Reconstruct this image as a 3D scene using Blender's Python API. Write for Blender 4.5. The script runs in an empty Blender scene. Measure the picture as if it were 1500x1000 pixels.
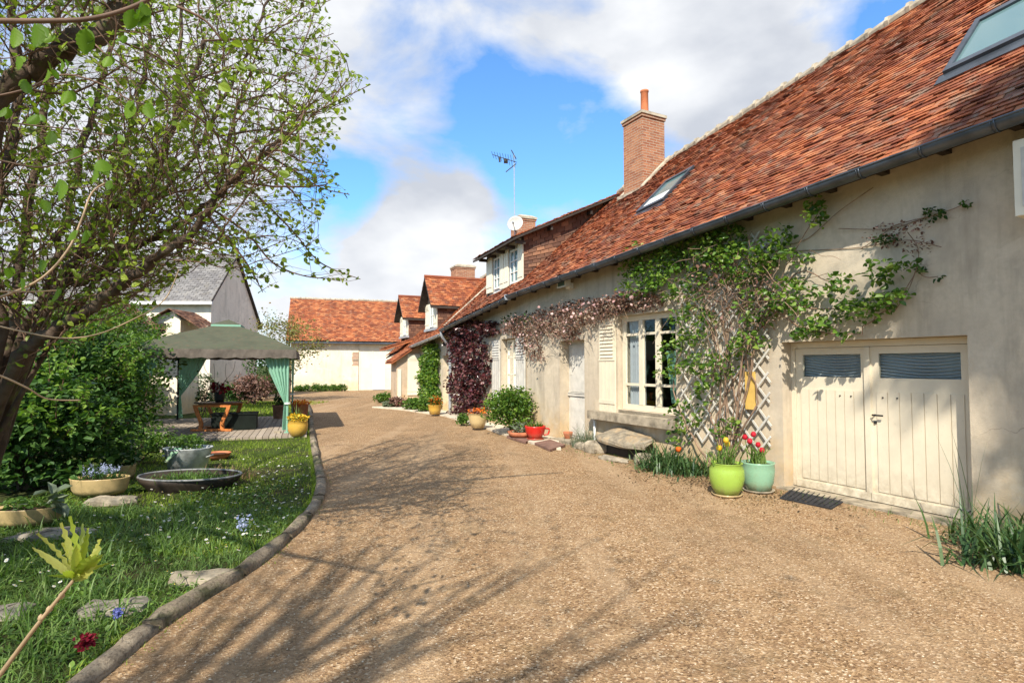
import bpy, math, random
import numpy as np
from mathutils import Vector
random.seed(7); RNG = np.random.default_rng(11)
R = math.radians
SC = bpy.context.scene
COL = SC.collection
# ------------------------------------------------------------------ camera
F, PITCH, HC = 833.0, math.atan(35/833.0), 1.65
cd = bpy.data.cameras.new('camera'); cam = bpy.data.objects.new('camera', cd); COL.objects.link(cam)
cd.sensor_width = 36; cd.lens = 36*F/1500; cd.clip_start = .05; cd.clip_end = 3000
cam.location = (0, 0, HC); cam.rotation_euler = (R(90)+PITCH, 0, 0)
SC.camera = cam
# ------------------------------------------------------------------ light
AZ, EL = R(15), R(43)
L = Vector((math.sin(AZ)*math.cos(EL), math.cos(AZ)*math.cos(EL), -math.sin(EL)))
sd = bpy.data.lights.new('sun', 'SUN'); sun = bpy.data.objects.new('sun', sd); COL.objects.link(sun)
sd.energy = 4.4; sd.angle = R(.5); sd.color = (1, .93, .82)
sun.rotation_euler = L.to_track_quat('-Z', 'Y').to_euler(); sun.location = (-20, -30, 40)
SC.view_settings.view_transform = 'Standard'; SC.view_settings.look = 'None'
SC.view_settings.exposure = .80; SC.view_settings.gamma = 1
W_ = bpy.data.worlds.new('World'); SC.world = W_; W_.use_nodes = True
nt = W_.node_tree; N = nt.nodes; LK = nt.links; N.clear()
def wn(t, **k):
    n = N.new(t)
    for a, b in k.items(): setattr(n, a, b)
    return n
out = wn('ShaderNodeOutputWorld'); bg = wn('ShaderNodeBackground'); bg.inputs[1].default_value = .15
sky = wn('ShaderNodeTexSky', sky_type='NISHITA', sun_disc=False, sun_elevation=EL, sun_rotation=R(195), air_density=1.0, dust_density=.3, ozone_density=3.0)
tc = wn('ShaderNodeTexCoord'); mp = wn('ShaderNodeMapping'); mp.inputs['Scale'].default_value = (1, 1, 1.9); mp.inputs['Location'].default_value = (.55, .2, .35)
LK.new(tc.outputs['Generated'], mp.inputs[0])
n1 = wn('ShaderNodeTexNoise'); n1.inputs['Scale'].default_value = 3.2; n1.inputs['Detail'].default_value = 9; n1.inputs['Roughness'].default_value = .55; n1.inputs['Distortion'].default_value = .25
LK.new(mp.outputs[0], n1.inputs[0])
acc = n1.outputs[0]
def math_(op, a, b, clamp=False):
    m = wn('ShaderNodeMath', operation=op); m.use_clamp = clamp
    for i, v in enumerate((a, b)):
        if isinstance(v, (int, float)): m.inputs[i].default_value = v
        else: LK.new(v, m.inputs[i])
    return m.outputs[0]
# openings and banks in the cloud deck: (direction pixel, angular width, amount)
for (px, py, w, amt) in [(640, 110, .17, -.23), (860, 130, .14, -.22), (880, 240, .13, -.26), (560, 235, .10, -.15), (480, 300, .13, -.22), (700, 200, .08, -.16),
                         (1270, 50, .10, -.20), (470, 350, .08, -.12), (980, 90, .12, .22), (1120, 120, .14, .22), (900, 30, .16, .2), (520, 180, .2, .18), (620, 330, .10, .22), (620, 380, .12, .2), (840, 195, .05, .22), (560, 420, .15, .2), (300, 150, .3, .22), (680, 260, .06, .16), (1010,180,.1,.2), (430, 230, .1, .15), (600, 240, .09, .16), (530, 280, .05, -.2), (640, 300, .05, -.12), (700, 130, .06, -.15), (490, 250, .05, -.12), (655, 150, .07, .14), (815, 290, .06, .16), (760, 60, .10, .14), (710, 300, .05, .12)]:
    a = (px-750)/F; b = (500-py)/F
    d = Vector((a, math.cos(PITCH)-b*math.sin(PITCH), math.sin(PITCH)+b*math.cos(PITCH))).normalized()
    vd = wn('ShaderNodeVectorMath', operation='DISTANCE'); LK.new(tc.outputs['Generated'], vd.inputs[0]); vd.inputs[1].default_value = d
    q = math_('DIVIDE', vd.outputs['Value'], w); q = math_('POWER', q, 2.0); q = math_('MULTIPLY', q, -1.0); q = math_('EXPONENT', q, 0.0); q = math_('MULTIPLY', q, amt*.78)
    acc = math_('ADD', acc, q)
cr = wn('ShaderNodeValToRGB'); cr.color_ramp.elements[0].position = .41; cr.color_ramp.elements[1].position = .60
LK.new(acc, cr.inputs[0])
n2 = wn('ShaderNodeTexNoise'); n2.inputs['Scale'].default_value = 3.0; n2.inputs['Detail'].default_value = 6
LK.new(mp.outputs[0], n2.inputs[0])
cc = wn('ShaderNodeValToRGB'); cc.color_ramp.elements[0].position = .35; cc.color_ramp.elements[1].position = .62
cc.color_ramp.elements[0].color = (2.45, 2.6, 2.9, 1); cc.color_ramp.elements[1].color = (4.35, 4.4, 4.45, 1)
LK.new(n2.outputs[0], cc.inputs[0])
tint = wn('ShaderNodeMix', data_type='RGBA', blend_type='MULTIPLY'); tint.inputs[0].default_value = 1; tint.inputs[7].default_value = (.62, .92, 1.12, 1)
LK.new(sky.outputs[0], tint.inputs[6])
mx = wn('ShaderNodeMix', data_type='RGBA'); LK.new(cr.outputs[0], mx.inputs[0]); LK.new(tint.outputs[2], mx.inputs[6]); LK.new(cc.outputs[0], mx.inputs[7])
LK.new(mx.outputs[2], bg.inputs[0]); LK.new(bg.outputs[0], out.inputs[0])

# ------------------------------------------------------------------ geometry helpers
def ray(x, y):
    a = (x-750)/F; b = (500-y)/F
    return np.array((a, math.cos(PITCH)-b*math.sin(PITCH), math.sin(PITCH)+b*math.cos(PITCH)))
def gnd(x, y, z=0.):
    r = ray(x, y); t = (z-HC)/r[2]; return np.array((r[0]*t, r[1]*t, z))
def at(x, y, Y):
    r = ray(x, y); t = Y/r[1]; return np.array((r[0]*t, Y, HC+r[2]*t))
def proj(p):
    cy = p[1]*math.cos(PITCH)+(p[2]-HC)*math.sin(PITCH); cz = -p[1]*math.sin(PITCH)+(p[2]-HC)*math.cos(PITCH)
    if cy < .05: return None
    return 750+F*p[0]/cy, 500-F*cz/cy
class Frame:
    def __init__(s, ang, o):
        a = R(ang); s.u = np.array((-math.sin(a), math.cos(a), 0)); s.o = np.array((-math.cos(a), -math.sin(a), 0)); s.w = np.array((o[0], o[1], 0.))
    def p(s, a, n, z): return s.w+s.u*a+s.o*n+np.array((0, 0, z))
    def pl(s, x, y, n):                                    # pixel ray meets plane n=const -> (s, z)
        r = ray(x, y); p0 = s.w+s.o*n; t = (p0@s.o)/(r@s.o); q = r*t
        return float((q-p0)@s.u), HC+q[2]
H1 = Frame(27.6, (3.695, 7.626)); K = (0.22, 14.272); H2 = Frame(23, K)
NB = Frame(-72, (-14.0, 36.0))      # barn: u runs right along its front, o towards the drive

class B:
    """collects polygons; build() links them as one mesh"""
    def __init__(s): s.V = []; s.Q = []; s.T = []; s.nq = 0; s.rq = []; s.rt = []; s.n = 0
    def add(s, V, Q=None, T=None, rq=None, rt=None):
        V = np.asarray(V, float).reshape(-1, 3)
        s.V.append(V)
        if Q is not None and len(Q):
            Q = np.asarray(Q, int); s.Q.append(Q+s.n); s.rq.append(np.full(len(Q), random.random()) if rq is None else rq)
        if T is not None and len(T):
            T = np.asarray(T, int); s.T.append(T+s.n); s.rt.append(np.full(len(T), random.random()) if rt is None else rt)
        s.n += len(V); return s
    def hexa(s, c):                                        # 8 corners: bottom 4 ccw, top 4
        return s.add(c, [(3, 2, 1, 0), (4, 5, 6, 7), (0, 1, 5, 4), (1, 2, 6, 5), (2, 3, 7, 6), (3, 0, 4, 7)])
    def box(s, c, d, rz=0.):
        cx, cy, cz = c; x, y, z = d[0]/2, d[1]/2, d[2]/2; P = []
        for zz in (-z, z):
            for a, b in ((-x, -y), (x, -y), (x, y), (-x, y)):
                P.append((cx+a*math.cos(rz)-b*math.sin(rz), cy+a*math.sin(rz)+b*math.cos(rz), cz+zz))
        return s.hexa(P)
    def fb(s, fr, s0, s1, n0, n1, z0, z1, z0b=None, z1b=None):   # box in a frame; optional heights at s1
        z0b = z0 if z0b is None else z0b; z1b = z1 if z1b is None else z1b
        return s.hexa([fr.p(s0, n0, z0), fr.p(s0, n1, z0), fr.p(s1, n1, z0b), fr.p(s1, n0, z0b), fr.p(s0, n0, z1), fr.p(s0, n1, z1), fr.p(s1, n1, z1b), fr.p(s1, n0, z1b)])
    def quad(s, *p): return s.add(p, [(0, 1, 2, 3)])
    def poly(s, pts):
        c = np.mean(pts, axis=0); n = len(pts)
        return s.add(list(pts)+[c], T=[(i, (i+1) % n, n) for i in range(n)])
    def prism(s, a, b):                                    # two parallel outlines joined
        n = len(a); s.add(list(a)+list(b), Q=[(i, (i+1) % n, n+(i+1) % n, n+i) for i in range(n)])
        s.poly(a[::-1]); s.poly(b); return s
    def tube(s, P, r, k=6, cap=True):
        P = np.asarray(P, float); m = len(P)
        r = np.full(m, r) if np.isscalar(r) else np.asarray(r, float)
        d = np.gradient(P, axis=0); d /= np.linalg.norm(d, axis=1)[:, None]+1e-9
        ref = np.array((0, 0, 1.)) if abs(d[0][2]) < .9 else np.array((1., 0, 0))
        a = np.cross(d, ref); a /= np.linalg.norm(a, axis=1)[:, None]+1e-9
        b = np.cross(d, a); th = np.arange(k)*2*math.pi/k
        V = P[:, None, :]+r[:, None, None]*(a[:, None, :]*np.cos(th)[None, :, None]+b[:, None, :]*np.sin(th)[None, :, None])
        i, j = np.meshgrid(np.arange(m-1), np.arange(k), indexing='ij'); j2 = (j+1) % k
        Q = np.stack([i*k+j, i*k+j2, (i+1)*k+j2, (i+1)*k+j], -1).reshape(-1, 4)
        V = V.reshape(-1, 3); T = None
        if cap:
            V = np.vstack([V, P[:1], P[-1:]]); n0 = m*k
            T = [(jj, n0, (jj+1) % k) for jj in range(k)]+[((m-1)*k+jj, (m-1)*k+(jj+1) % k, n0+1) for jj in range(k)]
        return s.add(V, Q, T)
    def lathe(s, c, prof, k=28, sx=1, sy=1, rz=0., wob=0):
        c = np.asarray(c, float); th = np.arange(k)*2*math.pi/k; V = []
        for r, z in prof:
            w = 1+wob*np.sin(th*3+z*9)
            x, y = r*sx*np.cos(th)*w, r*sy*np.sin(th)*w
            V.append(np.stack([c[0]+x*math.cos(rz)-y*math.sin(rz), c[1]+x*math.sin(rz)+y*math.cos(rz), np.full(k, c[2]+z)], -1))
        m = len(prof); V = np.vstack(V)
        Q = [(i*k+j, i*k+(j+1) % k, (i+1)*k+(j+1) % k, (i+1)*k+j) for i in range(m-1) for j in range(k)]
        return s.add(V, Q)
    def leaves(s, P, size, up=.5, fwd=None, asp=.62, fold=.25, droop=.0):
        P = np.asarray(P, float); n = len(P)
        if n == 0: return s
        size = size*(.6+.8*RNG.random(n))
        d = RNG.normal(size=(n, 3)); d[:, 2] = d[:, 2]*.6-droop
        if fwd is not None: d += np.asarray(fwd)
        d /= np.linalg.norm(d, axis=1)[:, None]
        w = RNG.normal(size=(n, 3)); w[:, 2] += up*3
        nn = w-(w*d).sum(1)[:, None]*d; nn /= np.linalg.norm(nn, axis=1)[:, None]+1e-9
        sd = np.cross(d, nn); S = size[:, None]; h = fold*S
        v0 = P; v3 = P+d*S-nn*S*.12
        l1 = P+d*S*.28+sd*S*asp*.46+nn*h*.35; l2 = P+d*S*.68+sd*S*asp*.38+nn*h*.25
        r1 = P+d*S*.28-sd*S*asp*.46+nn*h*.35; r2 = P+d*S*.68-sd*S*asp*.38+nn*h*.25
        V = np.stack([v0, l1, l2, v3, r2, r1], 1).reshape(-1, 3)
        b = (np.arange(n)*6)[:, None]; Q = np.vstack([b+np.array([0, 1, 2, 3]), b+np.array([0, 3, 4, 5])])
        rr = RNG.random(n); return s.add(V, Q, rq=np.concatenate([rr, rr]))
    def blades(s, P, ln, wd, lean=.5, az=None, curl=.6):
        P = np.asarray(P, float); n = len(P)
        if n == 0: return s
        ln = ln*(.55+.8*RNG.random(n)); wd = wd*(.7+.6*RNG.random(n))
        az = RNG.random(n)*2*math.pi if az is None else az
        le = lean*(.3+1.2*RNG.random(n))
        h = np.stack([np.cos(az), np.sin(az), np.zeros(n)], -1); sd = np.stack([-np.sin(az), np.cos(az), np.zeros(n)], -1)
        V = []; p = P.copy()
        for k, wf in enumerate((1, .95, .7, .08)):
            V += [p-sd*(wd*wf/2)[:, None], p+sd*(wd*wf/2)[:, None]]
            a = np.minimum(le*(1+curl*k*1.6), 2.3)
            p = p+(h*np.sin(a)[:, None]+np.array((0, 0, 1.))*np.cos(a)[:, None])*(ln/3)[:, None]
        V = np.stack(V, 1).reshape(-1, 3); b = (np.arange(n)*8)[:, None]
        Q = np.vstack([b+np.array([2*k, 2*k+1, 2*k+3, 2*k+2]) for k in range(3)])
        rr = RNG.random(n); return s.add(V, Q, rq=np.concatenate([rr]*3))
    def tiles(s, c00, c10, c11, c01, tw=.16, ex=.095, mask=None, th=.016, sag=None, jit=1.):
        c00, c10, c11, c01 = [np.asarray(c, float) for c in (c00, c10, c11, c01)]
        rows = max(1, int(round(np.linalg.norm(c01-c00)/ex))); cols = max(1, int(round(max(np.linalg.norm(c10-c00), np.linalg.norm(c11-c01))/tw)))
        nrm = np.cross(c10-c00, c01-c00); nrm /= np.linalg.norm(nrm)
        if nrm[2] < -1e-6 or (abs(nrm[2]) < .05 and nrm[1] > 0): nrm = -nrm
        i, j = np.meshgrid(np.arange(-1, cols+1), np.arange(rows), indexing='ij'); i = i.ravel().astype(float); j = j.ravel().astype(float)
        a0 = (i+.5*(j % 2)+.03)/cols; a1 = (i+.5*(j % 2)+.97)/cols
        a0 = np.clip(a0, 0, 1); a1 = np.clip(a1, 0, 1)
        b0 = j/rows+RNG.normal(size=len(j))*.006*jit/rows*10; b1 = np.minimum((j+1.25)/rows, 1.002)
        ok = (a1-a0) > .2/cols
        if mask is not None: ok &= np.array([not mask(x, y) for x, y in zip((a0+a1)/2, (j+.5)/rows)])
        a0, a1, b0, b1 = a0[ok], a1[ok], b0[ok], b1[ok]; n = len(a0)
        def P(a, b, h):
            q = (1-a)[:, None]*((1-b)[:, None]*c00+b[:, None]*c01)+a[:, None]*((1-b)[:, None]*c10+b[:, None]*c11)
            if sag is not None: h = h+sag(a, b)
            return q+nrm*h[:, None]
        t = RNG.normal(size=(4, n))*.005*jit; lift = np.where(RNG.random(n) < .05, .012*jit, 0)
        hb = .028+t[0]+lift; ht = .010+t[1]*.3
        tl = t[2]*.8
        v = [P(a0, b0, hb-th+tl), P(a1, b0, hb-th-tl), P(a0, b0, hb+tl), P(a1, b0, hb-tl), P(a1, b1, ht), P(a0, b1, ht), P(a1, b1, ht-th), P(a0, b1, ht-th)]
        V = np.stack(v, 1).reshape(-1, 3); bb = (np.arange(n)*8)[:, None]
        Q = np.vstack([bb+np.array(f) for f in ([2, 3, 4, 5], [0, 1, 3, 2], [1, 6, 4, 3], [7, 0, 2, 5])])
        rr = RNG.random(n); return s.add(V, Q, rq=np.concatenate([rr]*4))
    def build(s, name, mat, parent=None, smooth=False, loc=None):
        V = np.vstack(s.V); Q = np.vstack(s.Q) if s.Q else np.zeros((0, 4), int); T = np.vstack(s.T) if s.T else np.zeros((0, 3), int)
        org = np.zeros(3) if loc is None else np.asarray(loc, float)
        if parent is not None: org = np.array(parent['_o'])
        V = V-org
        me = bpy.data.meshes.new(name); nq, ntr = len(Q), len(T)
        me.vertices.add(len(V)); me.vertices.foreach_set('co', V.ravel())
        me.loops.add(nq*4+ntr*3); me.loops.foreach_set('vertex_index', np.concatenate([Q.ravel(), T.ravel()]).astype(np.int32))
        me.polygons.add(nq+ntr)
        me.polygons.foreach_set('loop_start', np.concatenate([np.arange(nq)*4, nq*4+np.arange(ntr)*3]).astype(np.int32))
        me.polygons.foreach_set('loop_total', np.concatenate([np.full(nq, 4), np.full(ntr, 3)]).astype(np.int32))
        # uv in metres along each face
        uv = me.uv_layers.new(name='UVMap'); res = []
        for A in (Q, T):
            if len(A) == 0: continue
            P = V[A]; nn = np.cross(P[:, 1]-P[:, 0], P[:, 2]-P[:, 0]); ln = np.linalg.norm(nn, axis=1)[:, None]; nn = nn/np.maximum(ln, 1e-12)
            t = np.cross(np.array((0, 0, 1.)), nn); tl = np.linalg.norm(t, axis=1)
            t[tl < .05] = (1, 0, 0); t /= np.maximum(np.linalg.norm(t, axis=1)[:, None], 1e-9); bt = np.cross(nn, t)
            res.append(np.stack([(P*t[:, None]).sum(2), (P*bt[:, None]).sum(2)], -1).reshape(-1, 2))
        uv.data.foreach_set('uv', np.concatenate(res).astype(np.float32).ravel())
        at_ = me.attributes.new('rnd', 'FLOAT', 'FACE'); at_.data.foreach_set('value', np.concatenate((s.rq if s.Q else [])+(s.rt if s.T else [])).astype(np.float32))
        me.update(calc_edges=True); me.validate()
        me.polygons.foreach_set('use_smooth', np.full(len(me.polygons), bool(smooth)))
        me.materials.append(mat)
        o = bpy.data.objects.new(name, me); COL.objects.link(o); o['_o'] = [float(x) for x in org]
        if parent is not None: o.parent = parent
        else: o.location = org
        return o
def tag(o, label=None, cat=None, group=None, kind=None):
    if label: o['label'] = label
    if cat: o['category'] = cat
    if group: o['group'] = group
    if kind: o['kind'] = kind
    return o
def thing(name, loc, label, cat, group=None):
    o = bpy.data.objects.new(name, None); COL.objects.link(o); o.location = loc; o['_o'] = [float(x) for x in loc]
    o.empty_display_size = .1
    return tag(o, label, cat, group)
def smoothline(P, k=4):
    P = np.asarray(P, float); out_ = []
    for i in range(len(P)-1):
        p0 = P[max(i-1, 0)]; p1 = P[i]; p2 = P[i+1]; p3 = P[min(i+2, len(P)-1)]
        for t in np.arange(k)/k:
            out_.append(.5*((2*p1)+(-p0+p2)*t+(2*p0-5*p1+4*p2-p3)*t*t+(-p0+3*p1-3*p2+p3)*t**3))
    out_.append(P[-1]); return np.array(out_)

# ------------------------------------------------------------------ materials
def mat(name, build):
    m = bpy.data.materials.new(name); m.use_nodes = True; t = m.node_tree; t.nodes.clear()
    o = t.nodes.new('ShaderNodeOutputMaterial'); build(G(t), o); return m
class G:
    def __init__(s, t): s.t = t
    def n(s, ty, **k):
        x = s.t.nodes.new(ty)
        for a, b in k.items():
            if a.startswith('i_'):
                key = a[2:].replace('_', ' '); x.inputs[key].default_value = b
            else: setattr(x, a, b)
        return x
    def l(s, a, b): s.t.links.new(a, b)
    def co(s, uv=False): return s.n('ShaderNodeTexCoord').outputs['UV' if uv else 'Object']
    def noise(s, sc, det=4, rough=.55, co=None, dist=0., scale3=None):
        x = s.n('ShaderNodeTexNoise'); x.inputs['Scale'].default_value = sc; x.inputs['Detail'].default_value = det; x.inputs['Roughness'].default_value = rough; x.inputs['Distortion'].default_value = dist
        c = co or s.co()
        if scale3:
            mp = s.n('ShaderNodeMapping'); mp.inputs['Scale'].default_value = scale3; s.l(c, mp.inputs[0]); c = mp.outputs[0]
        s.l(c, x.inputs[0]); return x.outputs[0]
    def ramp(s, fac, stops):
        x = s.n('ShaderNodeValToRGB'); e = x.color_ramp.elements
        while len(e) < len(stops): e.new(.5)
        for i, (p, c) in enumerate(stops):
            e[i].position = p; e[i].color = (*c, 1) if not np.isscalar(c) else (c, c, c, 1)
        s.l(fac, x.inputs[0]); return x.outputs[0]
    def mix(s, f, a, b, mode='MIX'):
        x = s.n('ShaderNodeMix', data_type='RGBA', blend_type=mode)
        for i, v in ((0, f), (6, a), (7, b)):
            if isinstance(v, (int, float)): x.inputs[i].default_value = v
            elif isinstance(v, tuple): x.inputs[i].default_value = (*v, 1)
            else: s.l(v, x.inputs[i])
        return x.outputs[2]
    def rnd(s): return s.n('ShaderNodeAttribute', attribute_name='rnd').outputs['Fac']
    def bump(s, h, st=.3, dist=.01):
        x = s.n('ShaderNodeBump'); x.inputs['Strength'].default_value = st; x.inputs['Distance'].default_value = dist; s.l(h, x.inputs['Height']); return x.outputs[0]
    def pbr(s, o, col, rough=.8, nrm=None, spec=.3, metal=0., **k):
        x = s.n('ShaderNodeBsdfPrincipled')
        if isinstance(col, tuple): x.inputs['Base Color'].default_value = (*col, 1)
        else: s.l(col, x.inputs['Base Color'])
        if isinstance(rough, (int, float)): x.inputs['Roughness'].default_value = rough
        else: s.l(rough, x.inputs['Roughness'])
        x.inputs['Specular IOR Level'].default_value = spec; x.inputs['Metallic'].default_value = metal
        if nrm is not None: s.l(nrm, x.inputs['Normal'])
        s.l(x.outputs[0], o.inputs[0]); return x
def m_stucco(name, c1, c2, c3):
    def f(g, o):
        a = g.noise(1.1, 6, .6); b = g.noise(14, 5, .6); st = g.noise(3.5, 5, .6, scale3=(1, 1, .35))
        c = g.ramp(a, [(.32, c2), (.55, c1), (.72, c3)])
        c = g.mix(g.ramp(st, [(.52, 0.), (.72, .55)]), c, tuple(x*.62 for x in c2))
        sz = g.n('ShaderNodeSeparateXYZ'); g.l(g.co(), sz.inputs[0])
        low = g.n('ShaderNodeMapRange'); low.inputs[1].default_value = .75; low.inputs[2].default_value = .0; g.l(sz.outputs[2], low.inputs[0])
        wet = g.n('ShaderNodeMath', operation='MULTIPLY'); g.l(low.outputs[0], wet.inputs[0]); g.l(g.ramp(g.noise(4, 5), [(.4, .0), (.65, .75)]), wet.inputs[1])
        c = g.mix(wet.outputs[0], c, (c2[0]*.62, c2[1]*.55, c2[2]*.44))
        c = g.mix(g.ramp(b, [(.3, .35), (.6, 0.)]), c, tuple(x*.8 for x in c2))
        h = g.mix(.35, g.noise(55, 4, .7), g.noise(7, 3, .5))
        ow = g.n('ShaderNodeMapRange'); ow.inputs[1].default_value = 1.1; ow.inputs[2].default_value = .0; g.l(sz.outputs[2], ow.inputs[0])
        om = g.n('ShaderNodeMath', operation='MULTIPLY'); g.l(ow.outputs[0], om.inputs[0]); g.l(g.ramp(g.noise(1.7, 6, .65), [(.38, .0), (.6, .8)]), om.inputs[1])
        c = g.mix(om.outputs[0], c, (c1[0]*1.0, c1[1]*.80, c1[2]*.52))
        ck = g.n('ShaderNodeTexVoronoi', feature='DISTANCE_TO_EDGE'); ck.inputs['Scale'].default_value = .7
        wv = g.n('ShaderNodeVectorMath', operation='ADD'); nz = g.n('ShaderNodeTexNoise'); nz.inputs['Scale'].default_value = 2.2; nz.inputs['Detail'].default_value = 6; g.l(g.co(), nz.inputs[0]); g.l(g.co(), wv.inputs[0]); g.l(nz.outputs['Color'], wv.inputs[1]); g.l(wv.outputs[0], ck.inputs[0])
        km = g.n('ShaderNodeMath', operation='MULTIPLY'); g.l(g.ramp(ck.outputs['Distance'], [(.0, .6), (.006, 0.)]), km.inputs[0]); g.l(g.ramp(g.noise(.8, 3), [(.5, 0.), (.58, 1.)]), km.inputs[1])
        c = g.mix(km.outputs[0], c, tuple(x*.4 for x in c2))
        sk = g.noise(2.2, 6, .62, scale3=(2.2, 2.2, .16)); c = g.mix(g.ramp(sk, [(.54, 0.), (.70, .38)]), c, (c2[0]*.62, c2[1]*.60, c2[2]*.58))
        c = g.mix(g.ramp(g.noise(.9, 5, .6, dist=.8), [(.55, 0.), (.60, .35)]), c, tuple(min(1, x*1.12) for x in c3))
        g.pbr(o, c, .93, g.bump(h, .55, .012), .15)
    return mat(name, f)
M = {}
M['stucco'] = m_stucco('lime_render', (.55, .465, .34), (.45, .38, .285), (.60, .515, .385))
M['stucco_far'] = m_stucco('ochre_render', (.52, .40, .285), (.43, .33, .235), (.57, .45, .33))
M['barnwall'] = m_stucco('barn_render', (.78, .70, .54), (.72, .63, .47), (.82, .75, .60))
M['greywall'] = m_stucco('house_render', (.74, .645, .53), (.68, .59, .48), (.78, .69, .57))
def m_tile(name, cols, lich=.5):
    def f(g, o):
        c = g.ramp(g.rnd(), [(0, cols[0]), (.3, cols[1]), (.62, cols[2]), (1, cols[3])])
        c = g.mix(g.ramp(g.noise(1.3, 5, .6), [(.42, 0.), (.62, .6)]), c, (cols[0][0]*.9, cols[0][1]*.9, cols[0][2]*.95))
        c = g.mix(g.ramp(g.noise(3.4, 7, .68), [(.53, 0.), (.66, lich)]), c, (.27, .235, .175))
        c = g.mix(g.ramp(g.noise(9, 6, .75), [(.60, 0.), (.68, lich*.9)]), c, (.10, .085, .06))
        c = g.mix(g.ramp(g.noise(60, 3), [(.35, .3), (.6, 0.)]), c, tuple(x*.55 for x in cols[1]))
        g.pbr(o, c, .88, g.bump(g.noise(70, 3), .3, .006), .2)
    return mat(name, f)
M['tile'] = m_tile('clay_roof_tiles', [(.15, .052, .032), (.28, .078, .036), (.39, .118, .044), (.49, .20, .09)], .65)
M['tile_far'] = m_tile('orange_clay_tiles', [(.17, .055, .03), (.31, .090, .038), (.42, .135, .050), (.50, .21, .09)], .3)
M['cheek'] = m_tile('hung_tiles', [(.10, .05, .035), (.15, .075, .048), (.20, .10, .06), (.36, .18, .10)], .25)
M['slate'] = m_tile('slates', [(.15, .14, .135), (.19, .18, .17), (.23, .22, .21), (.28, .265, .245)], .3)
def f(g, o):
    br = g.n('ShaderNodeTexBrick'); g.l(g.co(True), br.inputs[0])
    br.inputs['Scale'].default_value = 1; br.inputs['Brick Width'].default_value = .22; br.inputs['Row Height'].default_value = .065; br.inputs['Mortar Size'].default_value = .008; br.inputs['Mortar Smooth'].default_value = .3
    br.inputs['Color1'].default_value = (.27, .095, .05, 1); br.inputs['Color2'].default_value = (.42, .185, .095, 1); br.inputs['Mortar'].default_value = (.42, .33, .24, 1); br.inputs['Bias'].default_value = 0
    c = g.mix(g.ramp(g.noise(5, 6, .7), [(.5, 0.), (.7, .55)]), br.outputs[0], (.2, .12, .085))
    iv = g.n('ShaderNodeInvert'); g.l(br.outputs['Fac'], iv.inputs['Color'])
    g.pbr(o, c, .9, g.bump(iv.outputs[0], .7, .01), .15)
M['brick'] = mat('old_brick', f)
def m_plain(name, c, rough=.7, var=.15, spec=.3, metal=0., bs=30, bst=.15, sc=5):
    def f(g, o):
        a = g.ramp(g.noise(sc, 6, .6), [(.35, tuple(x*(1-var) for x in c)), (.65, tuple(min(1, x*(1+var*.6)) for x in c))])
        g.pbr(o, a, rough, g.bump(g.noise(bs, 3), bst, .004), spec, metal)
    return mat(name, f)
M['zinc'] = m_plain('weathered_zinc', (.10, .115, .135), .42, .35, .5, .6, sc=3)
M['zinc_light'] = m_plain('pale_zinc', (.42, .44, .46), .45, .25, .5, .35)
def m_worn(name, c, zb, dirt=(.30, .24, .16), glaze=False):
    def f(g, o):
        a = g.ramp(g.noise(2.5, 6, .65), [(.35, tuple(x*.88 for x in c)), (.65, c)])
        sz = g.n('ShaderNodeSeparateXYZ'); g.l(g.co(), sz.inputs[0]); lo = g.n('ShaderNodeMapRange'); lo.inputs[1].default_value = zb; lo.inputs[2].default_value = 0; g.l(sz.outputs[2], lo.inputs[0])
        m_ = g.n('ShaderNodeMath', operation='MULTIPLY'); g.l(lo.outputs[0], m_.inputs[0]); g.l(g.ramp(g.noise(9 if not glaze else 14, 6, .7), [(.35, .05), (.65, .9)]), m_.inputs[1])
        a = g.mix(m_.outputs[0], a, dirt)
        a = g.mix(g.ramp(g.noise(22, 6, .75), [(.60, 0.), (.68, .55)]), a, tuple(x*.72 for x in c)) if not glaze else g.mix(g.ramp(g.noise(11, 6, .75), [(.55, 0.), (.7, .3)]), a, dirt)
        r = g.ramp(g.noise(8, 5), [(.4, .25 if glaze else .5), (.65, .55 if glaze else .75)])
        g.pbr(o, a, r, g.bump(g.noise(45, 4), .18, .004), .4 if glaze else .25)
    return mat(name, f)
M['cream'] = m_worn('cream_paint', (.68, .595, .44), .5)
M['cream_light'] = m_plain('ivory_paint', (.74, .68, .53), .55, .08, .35, 0, 60, .1, 2.5)
M['white'] = m_plain('white_paint', (.74, .73, .68), .6, .1, .3)
M['offwhite'] = m_plain('grey_white_paint', (.56, .53, .46), .6, .15, .3)
M['mortar'] = m_plain('lime_mortar', (.42, .36, .27), .95, .35, .1, 0, 40, .6)
M['stone'] = m_plain('weathered_stone', (.32, .27, .195), .95, .45, .1, 0, 25, .8, 6)
def f(g, o):
    c = g.ramp(g.noise(6, 6, .65), [(.35, (.17, .14, .10)), (.6, (.33, .28, .2)), (.75, (.42, .36, .27))])
    c = g.mix(g.ramp(g.noise(3.2, 6, .7), [(.50, 0.), (.68, .6)]), c, (.40, .235, .09))
    g.pbr(o, c, .95, g.bump(g.noise(20, 6, .7), 1, .015), .1)
M['stone_lichen'] = mat('lichen_stone', f)
M['stone_dark'] = m_plain('garden_stone', (.25, .22, .175), .95, .5, .1, 0, 20, .9, 5)
M['paving'] = m_plain('pale_paving', (.58, .50, .38), .9, .25, .15, 0, 30, .4, 4)
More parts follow.
